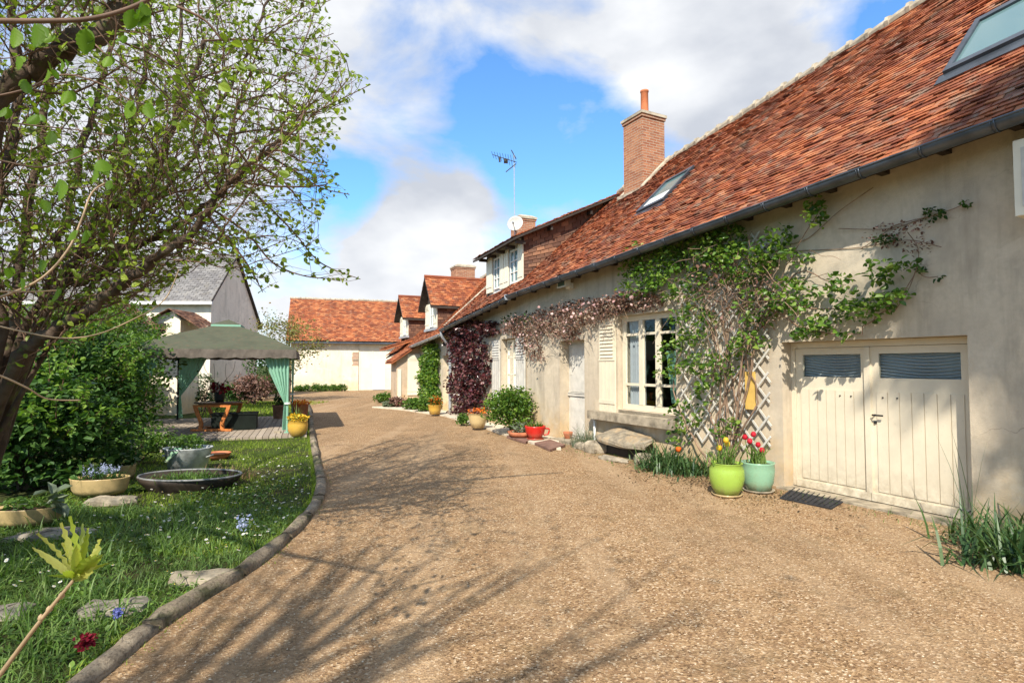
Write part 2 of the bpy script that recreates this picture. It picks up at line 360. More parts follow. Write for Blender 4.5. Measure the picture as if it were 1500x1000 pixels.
def f(g, o):
    c = g.ramp(g.noise(5, 7, .7), [(.3, (.19, .15, .105)), (.5, (.34, .275, .195)), (.7, (.45, .375, .275))])
    c = g.mix(g.ramp(g.noise(2.5, 6, .7), [(.5, 0.), (.62, .8)]), c, (.075, .085, .03))
    c = g.mix(g.ramp(g.noise(45, 4, .7), [(.35, .6), (.5, 0.)]), c, (.06, .045, .03))
    g.pbr(o, c, .97, g.bump(g.noise(14, 8, .75), 1, .03), .08)
M['kerb'] = mat('kerb_stone', f)
M['wood_dark'] = m_plain('dark_eaves_wood', (.05, .038, .03), .8, .3)
M['oak'] = m_plain('orange_oiled_wood', (.50, .17, .045), .45, .3, .4, 0, 40, .2, 9)
M['tabletop'] = m_plain('dark_varnished_top', (.17, .085, .045), .4, .35, .4)
M['yellow'] = m_plain('yellow_board_paint', (.66, .43, .11), .6, .15)
M['lime'] = m_worn('lime_glaze', (.30, .44, .065), .16, (.22, .16, .09), True)
M['sage'] = m_worn('sage_glaze', (.24, .42, .27), .16, (.22, .16, .09), True)
M['red'] = m_worn('red_glaze', (.55, .02, .012), .16, (.22, .16, .09), True)
M['creampot'] = m_worn('cream_glaze', (.60, .45, .22), .2, (.25, .18, .1), True)
M['yellowpot'] = m_worn('yellow_glaze', (.60, .36, .06), .2, (.25, .18, .1), True)
M['bowl'] = m_worn('yellow_stoneware', (.54, .39, .18), .18, (.14, .12, .06), True)
M['terracotta'] = m_plain('terracotta', (.42, .15, .075), .85, .3, .2)
M['brownpot'] = m_plain('brown_pot_clay', (.22, .115, .07), .8, .3)
M['tub'] = m_plain('galvanised_tub', (.50, .52, .50), .55, .45, .5, .25, 20, .3, 6)
M['basin'] = m_plain('black_basin_plastic', (.04, .03, .022), .6, .3, .2)
M['rimgrey'] = m_plain('basin_rim_grey', (.20, .20, .19), .45, .3, .4)
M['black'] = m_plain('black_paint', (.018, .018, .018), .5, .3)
M['green_box'] = m_plain('dark_green_plastic', (.008, .012, .009), .7, .3, .15)
M['mat'] = m_plain('rubber_mat', (.035, .035, .038), .8, .4, .2, 0, 90, .9)
M['matbrown'] = m_plain('brown_slab', (.20, .115, .085), .9, .3, .2, 0, 90, .6)
M['soil'] = m_plain('potting_soil', (.055, .035, .022), 1, .5, .1, 0, 60, 1)
M['deck'] = None
def f(g, o):
    c = g.ramp(g.rnd(), [(0, (.27, .22, .17)), (.5, (.36, .30, .235)), (1, (.43, .36, .28))])
    c = g.mix(g.ramp(g.noise(7, 6, .7), [(.45, 0.), (.7, .5)]), c, (.2, .16, .12))
    g.pbr(o, c, .85, g.bump(g.noise(40, 4), .4, .004), .2)
M['deck'] = mat('weathered_deck', f)
def f(g, o):
    a = g.noise(2.5, 6, .65); c = g.ramp(a, [(.3, (.05, .055, .030)), (.55, (.075, .078, .045)), (.7, (.06, .075, .034))])
    c = g.mix(g.ramp(g.noise(12, 5), [(.56, 0.), (.68, .4)]), c, (.15, .08, .045))
    g.pbr(o, c, .8, g.bump(g.noise(16, 4), .25, .01), .3)
M['canvas'] = mat('mossy_canvas', f)
def m_trans(name, c, amt=.35):
    def f(g, o):
        p = g.n('ShaderNodeBsdfPrincipled'); p.inputs['Base Color'].default_value = (*c, 1); p.inputs['Roughness'].default_value = .85; p.inputs['Specular IOR Level'].default_value = .1
        t = g.n('ShaderNodeBsdfTranslucent'); t.inputs[0].default_value = (*c, 1)
        m = g.n('ShaderNodeMixShader'); m.inputs[0].default_value = amt; g.l(p.outputs[0], m.inputs[1]); g.l(t.outputs[0], m.inputs[2]); g.l(m.outputs[0], o.inputs[0])
        g.l(g.bump(g.noise(6, 2), .3, .03), p.inputs['Normal'])
    return mat(name, f)
M['curtain_green'] = m_trans('green_curtain_cloth', (.30, .55, .40), .3)
M['netting'] = m_trans('white_net_curtain', (.62, .64, .66), .2)
def m_leaf(name, cols, trans=.35, rough=.45, spec=.4):
    def f(g, o):
        c = g.ramp(g.rnd(), [(i/(len(cols)-1), x) for i, x in enumerate(cols)])
        c = g.mix(g.ramp(g.noise(1.6, 3), [(.38, .45), (.6, 0.)]), c, tuple(x*.6 for x in cols[0]))
        p = g.pbr(o, c, rough, None, spec)
        t = g.n('ShaderNodeBsdfTranslucent'); tcx = g.mix(1., c, (1.25, 1.35, .6), 'MULTIPLY'); g.l(tcx, t.inputs[0])
        m = g.n('ShaderNodeMixShader'); m.inputs[0].default_value = trans; g.l(p.outputs[0], m.inputs[1]); g.l(t.outputs[0], m.inputs[2]); g.l(m.outputs[0], o.inputs[0])
    return mat(name, f)
M['leaf_tree'] = m_leaf('young_hazel_leaves', [(.13, .20, .02), (.24, .34, .035), (.38, .46, .07)], .5)
M['leaf_near'] = m_leaf('fresh_leaves', [(.10, .20, .012), (.20, .34, .025)], .5, .5, .25)
M['leaf_dark'] = m_leaf('dark_shrub_leaves', [(.02, .055, .012), (.042, .105, .018), (.10, .19, .04)], .25, .5, .2)
M['leaf_mid'] = m_leaf('shrub_leaves', [(.05, .115, .018), (.10, .19, .025), (.18, .29, .045)], .35)
M['leaf_rose'] = m_leaf('climber_leaves', [(.04, .10, .014), (.085, .18, .02), (.16, .28, .035), (.27, .36, .06)], .35, .4)
M['leaf_purple'] = m_leaf('purple_leaves', [(.022, .006, .008), (.055, .011, .014), (.10, .02, .024), (.22, .10, .09)], .12, .3, .5)
M['leaf_brown'] = m_leaf('pinkish_brown_leaves', [(.075, .035, .025), (.15, .07, .048), (.25, .125, .09), (.42, .26, .21)], .2, .6)
M['leaf_spiky'] = m_leaf('strap_leaves', [(.085, .17, .03), (.15, .26, .045), (.28, .38, .11)], .35, .5)
M['leaf_iris'] = m_leaf('dark_strap_leaves', [(.03, .075, .025), (.06, .125, .035), (.12, .18, .06)], .25, .4)
M['leaf_fresh'] = m_leaf('fresh_shoot_leaves', [(.09, .18, .02), (.15, .27, .035), (.25, .36, .06)], .4, .5, .25)
M['leaf_yellow'] = m_leaf('yellowish_leaves', [(.12, .16, .04), (.24, .25, .06), (.34, .20, .07)], .35)
M['leaf_silver'] = m_leaf('silvery_leaves', [(.14, .18, .11), (.25, .29, .19)], .25)
M['grass'] = m_leaf('lawn_blades', [(.14, .22, .016), (.22, .33, .024), (.31, .42, .04), (.38, .38, .13)], .45, .6, .2)
M['dry'] = m_leaf('dry_stalks', [(.20, .13, .07), (.33, .22, .12)], .2, .8, .1)
def m_flower(name, cols): return m_leaf(name, cols, .3, .6, .2)
M['f_red'] = m_flower('red_petals', [(.55, .015, .03), (.75, .05, .08)])
M['f_orange'] = m_flower('orange_petals', [(.75, .12, .02), (.85, .35, .04)])
M['f_yellow'] = m_flower('yellow_petals', [(.75, .45, .02), (.85, .62, .08)])
M['f_white'] = m_flower('white_petals', [(.75, .75, .72), (.85, .85, .8)])
M['f_blue'] = m_flower('blue_petals', [(.12, .13, .55), (.38, .42, .75)])
M['f_pale'] = m_flower('pale_blue_petals', [(.40, .45, .75), (.62, .66, .85)])
M['f_dark'] = m_flower('crimson_petals', [(.16, .006, .02), (.35, .02, .04)])
def f(g, o):
    c = g.ramp(g.noise(3.5, 6, .65), [(.35, (.05, .034, .024)), (.55, (.10, .070, .05)), (.72, (.15, .12, .085))])
    c = g.mix(g.ramp(g.noise(8, 5, .7), [(.56, 0.), (.66, .75)]), c, (.10, .125, .03))
    g.pbr(o, c, .9, g.bump(g.noise(35, 4, .7), .8, .01), .15)
M['bark'] = mat('mossy_bark', f)
M['twig'] = m_plain('reddish_twigs', (.16, .095, .06), .7, .35)
M['twig_pale'] = m_plain('pale_twigs', (.36, .25, .14), .6, .25)
M['vinestem'] = m_plain('dry_vine_stems', (.24, .155, .10), .85, .4)
def f(g, o):
    co = g.co(); vo = g.n('ShaderNodeTexVoronoi'); vo.inputs['Scale'].default_value = 76; g.l(co, vo.inputs[0])
    sp = g.n('ShaderNodeSeparateColor'); g.l(vo.outputs['Color'], sp.inputs[0])
    c = g.ramp(sp.outputs[0], [(0, (.10, .056, .027)), (.22, (.225, .134, .064)), (.55, (.335, .207, .102)), (.85, (.42, .275, .145)), (1, (.66, .52, .35))])
    v2 = g.n('ShaderNodeTexVoronoi'); v2.inputs['Scale'].default_value = 36; g.l(co, v2.inputs[0]); s2 = g.n('ShaderNodeSeparateColor'); g.l(v2.outputs['Color'], s2.inputs[0])
    c = g.mix(g.ramp(s2.outputs[1], [(.5, 0.), (.95, .5)]), c, (.24, .14, .075))
    c = g.mix(g.ramp(g.noise(.8, 7, .65, scale3=(1.2, .35, 1), dist=.6), [(.42, 0.), (.66, .5)]), c, (.19, .125, .07))
    c = g.mix(g.ramp(g.noise(1.6, 5, .6), [(.5, 0.), (.75, .35)]), c, (.50, .35, .20))
    c = g.mix(g.ramp(g.noise(5, 7, .72, dist=.5), [(.55, 0.), (.68, .5)]), c, (.15, .10, .05))
    c = g.mix(g.ramp(g.noise(.9, 4, .6, scale3=(1.6, .18, 1)), [(.50, 0.), (.62, .35)]), c, (.44, .31, .185))
    c = g.mix(g.ramp(g.noise(2.3, 6, .7), [(.54, 0.), (.72, .45)]), c, (.13, .095, .045))
    h = g.mix(.5, vo.outputs['Distance'], g.noise(120, 3))
    g.pbr(o, c, .95, g.bump(h, .9, .012), .15)
M['gravel'] = mat('ochre_gravel', f)
def f(g, o):
    c = g.ramp(g.rnd(), [(0, (.16, .09, .045)), (.4, (.33, .20, .10)), (.8, (.44, .30, .17)), (1, (.66, .55, .40))]); g.pbr(o, c, .85, None, .2)
M['pebble'] = mat('ochre_pebbles', f)
def f(g, o):
    c = g.ramp(g.noise(1.2, 7, .7), [(.34, (.07, .048, .028)), (.5, (.06, .085, .02)), (.68, (.085, .14, .02))])
    c = g.mix(g.ramp(g.noise(30, 4), [(.4, .5), (.65, 0.)]), c, (.03, .035, .012))
    g.pbr(o, c, 1, g.bump(g.noise(30, 5, .7), 1, .03), .1)
M['lawn'] = mat('turf_soil', f)
def f(g, o):
    gl = g.n('ShaderNodeBsdfGlossy'); gl.inputs['Roughness'].default_value = .02; gl.inputs[0].default_value = (.9, .95, 1, 1)
    tr = g.n('ShaderNodeBsdfTransparent'); tr.inputs[0].default_value = (.72, .76, .76, 1)
    fr = g.n('ShaderNodeFresnel'); fr.inputs[0].default_value = 1.2
    ad = g.n('ShaderNodeMath', operation='ADD'); g.l(fr.outputs[0], ad.inputs[0]); ad.inputs[1].default_value = .0
    mx = g.n('ShaderNodeMixShader'); g.l(ad.outputs[0], mx.inputs[0]); g.l(tr.outputs[0], mx.inputs[1]); g.l(gl.outputs[0], mx.inputs[2]); g.l(mx.outputs[0], o.inputs[0])
M['glass'] = mat('window_glass', f)
def f(g, o):
    g.pbr(o, (.12, .20, .20), .06, None, .8)
M['skyglass'] = mat('skylight_glass', f)
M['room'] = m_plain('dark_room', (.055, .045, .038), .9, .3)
M['tin'] = m_plain('aluminium', (.5, .5, .5), .35, .1, .5, .8)
M['dish'] = m_plain('dish_paint', (.42, .41, .37), .5, .15)

# ------------------------------------------------------------------ ground
def sheet(name, pts, z, m, label=None):
    import mathutils
    tri = mathutils.geometry.tessellate_polygon([[Vector((p[0], p[1], 0)) for p in pts]])
    V = [(p[0], p[1], z) for p in pts]; T = []
    for t in tri:
        a, b, c = [Vector(V[i]) for i in t]
        T.append(t if (b-a).cross(c-a).z > 0 else t[::-1])
    return tag(B().add(V, T=T).build(name, m), kind='structure')
sheet('ground', [(-500, -300), (500, -300), (500, 900), (-500, 900)], 0, M['lawn'])
kerbline = [(-2.2, -6), (-2.15, -2), (-2.15, 1.5), gnd(140, 990), gnd(240, 910), gnd(370, 830), gnd(440, 768), gnd(470, 722), gnd(465, 680), gnd(458, 640), gnd(454, 600), gnd(447, 588)]
kerbline = [np.array((p[0], p[1])) for p in kerbline]
KS = smoothline([(p[0], p[1], 0) for p in kerbline], 5)
terr = [gnd(545, 597), gnd(590, 601), gnd(650, 610), gnd(700, 625), gnd(750, 642), gnd(800, 657), gnd(822, 660)]
drive = [(p[0]-.02, p[1]) for p in KS]+[(-13, 27), (-16.5, 34), (-18, 44), (12, 48)]+[(6, 20), (2.6, 14), (3.6, 12), (12, -6)]
sheet('gravel_drive', drive, .005, M['gravel'])
# small stones lying on the drive near the viewer
b = B(); n = 26000
Yp = 2.0+9.*RNG.random(n)**1.7; Xp = -2.1+RNG.random(n)*(6.2); ok = (Xp < 3.9-.5*(Yp-7)) & (Xp > -2.0)
ok &= ~((Yp > 7.2) & (Xp < -2.3))
Xp, Yp = Xp[ok], Yp[ok]; n = len(Xp); sz = .003+.0045*RNG.random(n)**3
oc = np.array([(1, 0, 0), (0, 1, 0), (-1, 0, 0), (0, -1, 0), (0, 0, .7), (0, 0, -.4)])
V = oc[None]*sz[:, None, None]*(.7+.6*RNG.random((n, 6, 1)))
an = RNG.random(n)*6.28; ca, sa = np.cos(an)[:, None], np.sin(an)[:, None]
V = np.stack([V[..., 0]*ca-V[..., 1]*sa, V[..., 0]*sa+V[..., 1]*ca, V[..., 2]], -1)+np.stack([Xp, Yp, np.full(n, .007)], -1)[:, None]
bb = (np.arange(n)*6)[:, None]; rr = RNG.random(n)
T = np.vstack([bb+np.array(t) for t in [(0, 1, 4), (1, 2, 4), (2, 3, 4), (3, 0, 4)]])
b.add(V.reshape(-1, 3), T=T, rt=np.concatenate([rr]*4))
tag(b.build('gravel', M['pebble']), 'loose ochre gravel stones scattered over the drive', 'gravel', kind='stuff')
# kerb: long edging stones
b = B(); acc_ = 0; pts = KS; seg = []
i = 0; cur = [pts[0]]; ln = 0; target = .85
for q in pts[1:]:
    d = np.linalg.norm(q-cur[-1]); cur.append(q); ln += d
    if ln > target: seg.append(cur); cur = [q]; ln = 0; target = random.uniform(.7, 1.05)
if len(cur) > 1: seg.append(cur)
for sg in seg:
    sg = [np.array(x) for x in sg]; P = []
    d0 = (sg[1]-sg[0]); d0 /= np.linalg.norm(d0); d1 = sg[-1]-sg[-2]; d1 /= np.linalg.norm(d1)
    sg[0] = sg[0]+d0*.02; sg[-1] = sg[-1]-d1*.02
    m = len(sg); V = []; hh = .075+random.uniform(-.012, .012)
    for k, q in enumerate(sg):
        d = sg[min(k+1, m-1)]-sg[max(k-1, 0)]; d /= np.linalg.norm(d); s_ = np.array((d[1], -d[0], 0)); w = .062+random.uniform(-.006, .006)
        e = .8 if k in (0, m-1) else 1
        prof = [(w, -.02), (w*.98, hh*.65), (w*.6*e, hh*e), (0, hh*1.06*e), (-w*.6*e, hh*e), (-w, hh*.6), (-w, -.02)]
        V += [q+s_*a+np.array((0, 0, z+random.uniform(-.008, .008)))+s_*random.uniform(-.006, .006) for a, z in prof]
    Q = [(k*7+j, k*7+j+1, (k+1)*7+j+1, (k+1)*7+j) for k in range(m-1) for j in range(6)]
    for k in (0, m-1): Q += [(k*7+0, k*7+1, k*7+5, k*7+6), (k*7+1, k*7+2, k*7+4, k*7+5)]
    b.add(V, Q, T=[(2, 3, 4), ((m-1)*7+2, (m-1)*7+3, (m-1)*7+4)])
tag(b.build('kerb', M['kerb'], smooth=True), kind='structure')
# pale paved strip along the house
wl = [H1.p(5.75, 0.02, 0), H1.p(7.5, .02, 0)]+[H2.p(s, .02, 0) for s in (.05, 6, 10.5)]
def slab_poly(name, pts, z0, z1, m):
    b = B(); a = [(p[0], p[1], z0) for p in pts]; c = [(p[0], p[1], z1) for p in pts]; n = len(pts)
    import mathutils
    tri = mathutils.geometry.tessellate_polygon([[Vector((p[0], p[1], 0)) for p in pts]])
    T = []
    for t in tri:
        A, B_, C_ = [Vector(c[i]) for i in t]; T.append([i+n for i in (t if (B_-A).cross(C_-A).z > 0 else t[::-1])])
    b.add(a+c, Q=[(i, (i+1) % n, n+(i+1) % n, n+i) for i in range(n)], T=T)
    return b.build(name, m)
tag(slab_poly('pavement', [t[:2] for t in terr]+[w[:2] for w in wl], -.02, .045, M['paving']), kind='structure')

# ------------------------------------------------------------------ farmhouse
farm = thing('farmhouse', H1.p(0, 0, 0), 'long rendered farmhouse with steep red tiled roofs running down the right side of the drive', 'house')
ze1 = lambda s: 3.80-.055*s
zr1 = lambda s: 7.44-.125*s
ze2 = lambda s: 3.38-.075*s
zr2 = lambda s: 6.50-.05*s
ze3 = lambda s: 2.76-.062*(s-5.7)
zr3 = lambda s: 6.00-.115*(s-7)
def wall(b, fr, s0, s1, top, holes, n0=-.30, n1=0., zb=-.1):
    ss = sorted({s0, s1, *[h[0] for h in holes], *[h[1] for h in holes]})
    for a, c in zip(ss[:-1], ss[1:]):
        m = (a+c)/2; hs = sorted([h for h in holes if h[0] < m < h[1]], key=lambda h: h[2]); z = zb
        for h in hs:
            if h[2] > z: b.fb(fr, a, c, n0, n1, z, h[2])
            z = h[3]
        b.fb(fr, a, c, n0, n1, z, top(a), z, top(c))
b = B()
gs0, gs1 = -2.06, .09
G_ = (gs0, gs1, -.1, 1.96); D_ = (4.73, 5.69, -.1, 2.19); WN = (2.08, 3.62, .82, 2.58)
VT = (2.75, 3.45, -.1, .12)
wall(b, H1, -6, 7.5, lambda s: ze1(s)+.22, [G_, D_, WN])
W2 = (.30, 1.30, .50, 2.36); DR = (6.15, 7.0, .02, 2.0)
wall(b, H2, 0.0, 5.7, lambda s: ze2(s)+.2, [W2])
wall(b, H2, 5.7, 16, lambda s: ze3(s)+.2, [DR])
b.hexa([H1.p(7.3, -.3, -.1), H1.p(7.3, -.003, -.1), H2.p(.2, -.003, -.1), H2.p(.2, -.3, -.1), H1.p(7.3, -.3, 3.4), H1.p(7.3, -.003, 3.4), H2.p(.2, -.003, 3.4), H2.p(.2, -.3, 3.4)])
# end gables and back walls
for fr, s, ze, zr in ((H1, -6, ze1, zr1), (H2, 5.68, ze2, zr2), (H2, 16, ze3, zr3)):
    a = [fr.p(s, -.3, 0), fr.p(s, -6.4, 0), fr.p(s, -6.4, ze(s)+.1), fr.p(s, -3.2, zr(s)-.15), fr.p(s, -.3, ze(s)+.45)]
    b.prism(a, [p+fr.u*(.2 if s > 0 else .2) for p in a])
b.fb(H1, -6, 7.5, -6.7, -6.4, -.1, 4.1); b.fb(H2, 0, 16, -6.7, -6.4, -.1, 2.6)
b.build('wall', M['stucco'], farm)
# rooms behind the openings
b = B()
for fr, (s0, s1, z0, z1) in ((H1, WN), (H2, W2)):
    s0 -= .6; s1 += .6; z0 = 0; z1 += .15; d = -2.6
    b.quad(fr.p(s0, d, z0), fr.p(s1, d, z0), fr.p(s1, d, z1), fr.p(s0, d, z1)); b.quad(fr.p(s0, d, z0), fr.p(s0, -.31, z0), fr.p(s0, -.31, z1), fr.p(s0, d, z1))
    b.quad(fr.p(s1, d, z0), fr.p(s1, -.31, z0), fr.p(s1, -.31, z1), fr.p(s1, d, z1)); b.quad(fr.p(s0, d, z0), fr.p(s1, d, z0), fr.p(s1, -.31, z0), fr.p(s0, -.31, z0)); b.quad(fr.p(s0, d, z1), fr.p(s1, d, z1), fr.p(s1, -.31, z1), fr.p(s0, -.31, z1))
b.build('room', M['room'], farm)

def roof(fr, s0, s1, ze, zr, nr, m, ex=.088, tw=.155, mask=None, sagamp=.025, ridge=True, eave_n=.35, seed=0, name='roof'):
    sg = lambda a, b_: sagamp*(np.sin(a*9+seed)*np.sin(b_*3.1)*.5+.25*np.sin(a*23+b_*7+seed))+.012
    b = B().tiles(fr.p(s0, eave_n, ze(s0)), fr.p(s1, eave_n, ze(s1)), fr.p(s1, nr, zr(s1)), fr.p(s0, nr, zr(s0)), tw, ex, mask, sag=sg)
    # far slope as one tiled sheet
    nb = 2*nr-eave_n
    b.tiles(fr.p(s1, nb, ze(s1)), fr.p(s0, nb, ze(s0)), fr.p(s0, nr, zr(s0)), fr.p(s1, nr, zr(s1)), .34, .25)
    o = b.build(name, m, farm if fr is not NB else barn)
    b = B(); e = .055; sg0 = -.06
    for n_e, q0, q1 in [(n_, s0+(s1-s0)*i/24, s0+(s1-s0)*(i+1)/24) for n_ in (eave_n, nb) for i in range(24)]:
        b.hexa([fr.p(q0, n_e, ze(q0)-.06-e), fr.p(q1, n_e, ze(q1)-.06-e), fr.p(q1, nr, zr(q1)-.06-e), fr.p(q0, nr, zr(q0)-.06-e),
                fr.p(q0, n_e, ze(q0)-.06), fr.p(q1, n_e, ze(q1)-.06), fr.p(q1, nr, zr(q1)-.06), fr.p(q0, nr, zr(q0)-.06)])
    if ridge:
        rb = B(); k = int(abs(s1-s0)/.33)
        for i in range(k):
            a = s0+(s1-s0)*i/k; c = s0+(s1-s0)*(i+1)/k; zz = .06+random.uniform(-.012, .012)
            m_ = (a+c)/2
            rb.tube([fr.p(a, nr, zr(a)+zz-.03), fr.p(m_, nr, zr(m_)+zz-.035), fr.p(c-.02*np.sign(s1-s0), nr, zr(c)+zz-.04)], [.10, .095, .088], 10)
            rb.tube([fr.p(a-.03, nr, zr(a)+zz-.02), fr.p(a+.03, nr, zr(a)+zz-.02)], [.115, .115], 8)
        rb.build('ridge_cap', M['mortar'], o, smooth=False)
    b.build('roof_deck', M['wood_dark'], o)
    return o
T1 = lambda s0, n: ((s0+6)/13.62, (.35-n)/3.55)
SK = [(-2.75, -1.62, -.70, -1.52), (3.25, 4.05, -.88, -1.72)]     # s0,s1,n0,n1
CH = (5.62, 6.45, -2.35, -3.2)
def mk1(a, t):
    s = -6+a*13.62; n = .35-t*3.55
    for s0, s1, n0, n1 in SK:
        if s0-.0 < s < s1+.0 and n1 < n < n0: return True
    return CH[0] < s < CH[1] and CH[3]-.5 < n < CH[2]
roof(H1, -6, 7.62, ze1, zr1, -3.2, M['tile'], mask=mk1, seed=1)
mk2 = lambda a, t: (.3 < a*5.75 < 3.0 and (.35-t*3.55) < -.25)
roof(H2, -.05, 5.7, ze2, zr2, -3.2, M['tile'], mask=mk2, seed=2, ridge=False)
roof(H2, 5.72, 16.2, ze3, zr3, -3.0, M['tile_far'], seed=3)
# mortar verge where the taller roof ends
b = B(); b.tube([H2.p(5.72, .33, ze2(5.7)+.03), H2.p(5.72, -1.5, ze2(5.7)+.03+(zr2(5.7)-ze2(5.7))*1.85/3.55), H2.p(5.72, -3.2, zr2(5.7)+.04)], .05, 6)
b.build('verge', M['mortar'], farm)
# gutters, brackets, downpipe
def gutter(fr, s0, s1, zf, n=.43, r=.085, m=None, bands=None, drop=.0):
    b = B(); k = 12; P = []
    S = np.linspace(s0, s1, 14)
    ang = np.linspace(math.pi, 2*math.pi, k)
    V = []
    for s in S:
        for rr in (r, r-.008):
            V += [fr.p(s, n+rr*math.cos(t), zf(s)-.045-drop+rr*math.sin(t)) for t in ang]
    Q = []
    for i in range(len(S)-1):
        for j in range(k-1):
            for h in (0, k): Q.append((i*2*k+h+j, i*2*k+h+j+1, (i+1)*2*k+h+j+1, (i+1)*2*k+h+j))
    for i in (0, len(S)-1): Q += [(i*2*k+j, i*2*k+j+1, i*2*k+k-2-j if j < k//2 else i*2*k+j, i*2*k+k-1-j) for j in range(k//2-1)]
    b.add(V, Q)
    b.tube([fr.p(s, n+r, zf(s)-.04-drop) for s in S], .012, 6)
    sb = np.arange(s0+.35, s1, .62)
    for s in sb:
        b.tube([fr.p(s, n+(r+.007)*math.cos(t), zf(s)-.045-drop+(r+.007)*math.sin(t)) for t in ang], .008, 4)
        b.tube([fr.p(s+.03, n+(r+.004)*math.cos(t), zf(s)-.045-drop+(r+.004)*math.sin(t)) for t in ang], .005, 4)
    b.build('gutter', m or M['zinc'], farm, smooth=True)
gutter(H1, -6, 7.35, ze1)
gutter(H2, -.1, 5.75, ze2, r=.075, drop=.05)
gutter(H2, 5.78, 10.35, ze3, r=.065, m=M['zinc_light'], drop=.0)
b = B()
b.tube(smoothline([H2.p(5.72, .43, ze2(5.7)-.16), H2.p(5.74, .40, ze2(5.7)-.32), H2.p(5.80, .15, ze2(5.7)-.62), H2.p(5.82, .08, 2.0), H2.p(5.82, .08, 1.), H2.p(5.82, .08, .05)], 4), .05, 10)
for z in (.6, 1.7): b.tube([H2.p(5.82, .08, z), H2.p(5.82, .08, z+.05)], .06, 10)
b.build('downpipe', M['zinc_light'], farm, smooth=True)
tag(B().lathe(H1.p(7.38, .43, ze1(7.38)-.14), [(.0, 0), (.07, .0), (.085, .05), (.085, .13), (.0, .13)], 14).build('gutter_end', M['zinc_light'], farm))
for fr_, ze_, s in [(H1, ze1, x) for x in np.arange(-5.7, 7.3, .62)]+[(H2, ze2, x) for x in np.arange(.3, 5.6, .62)]:
    B().fb(fr_, s, s+.09, 0.0, .30, ze_(s)-.04, ze_(s)+.05).build('rafter_tail', M['wood_dark'], farm)

# chimneys
def brick_stack(fr, s0, s1, n0, n1, z0, z1, pots=(), cap=.06, parent=farm, capm='mortar'):
    b = B(); b.fb(fr, s0, s1, n0, n1, z0, z1)
    e = cap; b.fb(fr, s0-e*.5, s1+e*.5, n0-e*.5, n1+e*.5, z1+.002, z1+.07)
    o = b.build('chimney', M['brick'], parent)
    c = B(); c.fb(fr, s0-e, s1+e, n0-e, n1+e, z1+.072, z1+.14); c.prism([fr.p(s0-e, n0-e, z1+.142), fr.p(s0-e, n1+e, z1+.142), fr.p(s1+e, n1+e, z1+.142), fr.p(s1+e, n0-e, z1+.142)],
                     [fr.p(s0+.12, n0+.12, z1+.24), fr.p(s0+.12, n1-.12, z1+.24), fr.p(s1-.12, n1-.12, z1+.24), fr.p(s1-.12, n0+.12, z1+.24)])
    c.build('chimney_cap', M[capm], o)
    for (s, n, h, r) in pots:
        p = B().lathe(fr.p(s, n, z1+.18), [(r*1.05, 0), (r, .05), (r*.95, h-.05), (r*1.08, h-.04), (r*1.08, h), (r*.8, h), (r*.75, h-.3)], 16); p.build('chimney_pot', m_plain('orange_chimney_pot', (.55, .18, .075), .8, .2), o, smooth=True)
    return o
c1 = brick_stack(H1, 5.66, 6.38, -3.12, -2.4, 5.2, 7.78, [(6.0, -2.78, .68, .10)], .05)
b = B()   # mortar flashing round its foot
zs = lambda s, n: ze1(s)+(zr1(s)-ze1(s))*(.35-n)/3.55
def flash(b, s, n0, n1, ds):
    for k in range(1):
        b.hexa([H1.p(s, n0, zs(s, n0)-.1), H1.p(s+ds, n0, zs(s, n0)-.1), H1.p(s+ds, n1, zs(s, n1)-.1), H1.p(s, n1, zs(s, n1)-.1), H1.p(s, n0+.0, zs(s, n0)+.08), H1.p(s+ds, n0, zs(s, n0)+.10), H1.p(s+ds, n1, zs(s, n1)+.16), H1.p(s, n1, zs(s, n1)+.14)])
flash(b, 5.53, -2.3, -3.2, .09); flash(b, 6.45, -2.3, -3.2, .09)
b.fb(H1, 5.53, 6.54, -2.4, -2.3, zs(6, -2.3)-.1, zs(6, -2.3)+.1)
b.build('chimney_flashing', M['mortar'], c1)
c2 = brick_stack(H2, 5.75, 6.45, -3.15, -2.45, 4.5, 6.95, [], .05)
p = at(677, 420, 27.5); CF = Frame(23, (p[0], p[1]))
c3 = brick_stack(CF, -.3, .5, -.55, .42, 4.3, 6.30, [], .05)
# skylights
for i, (s0, s1, n0, n1) in enumerate(SK):
    def q(s, n, h): 
        return H1.p(s, n, zs(s, n))+ (np.array((0, 0, .72))+H1.o*.70)*h
    b = B(); w = .07
    for (a, c, d, e) in ((s0, s0+w, n0, n1), (s1-w, s1, n0, n1), (s0+w, s1-w, n0, n0-w), (s0+w, s1-w, n1+w, n1)):
        b.hexa([q(a, d, -.03), q(c, d, -.03), q(c, e, -.03), q(a, e, -.03), q(a, d, .09), q(c, d, .09), q(c, e, .09), q(a, e, .09)])
    # apron
    b.hexa([q(s0-.05, n0+.12, .03), q(s1+.05, n0+.12, .03), q(s1+.05, n0, .03), q(s0-.05, n0, .03), q(s0-.05, n0+.12, .045), q(s1+.05, n0+.12, .045), q(s1+.05, n0, .05), q(s0-.05, n0, .05)])
    o = tag(b.build('skylight', M['zinc'], farm), ['large skylight at the near end of the roof', 'small skylight beside the chimney'][i])
    g = B(); g.quad(q(s0+w, n0-w, .06), q(s1-w, n0-w, .06), q(s1-w, n1+w, .06), q(s0+w, n1+w, .06)); g.build('pane', M['skyglass'], o)
    if i == 1:
        g = B(); g.quad(q(s0+w, n0-w, .065), q(s1-w, n0-w, .065), q(s1-w, n0-w-.25, .065), q(s0+w, n0-w-.25, .065)); g.build('blind', M['white'], o)

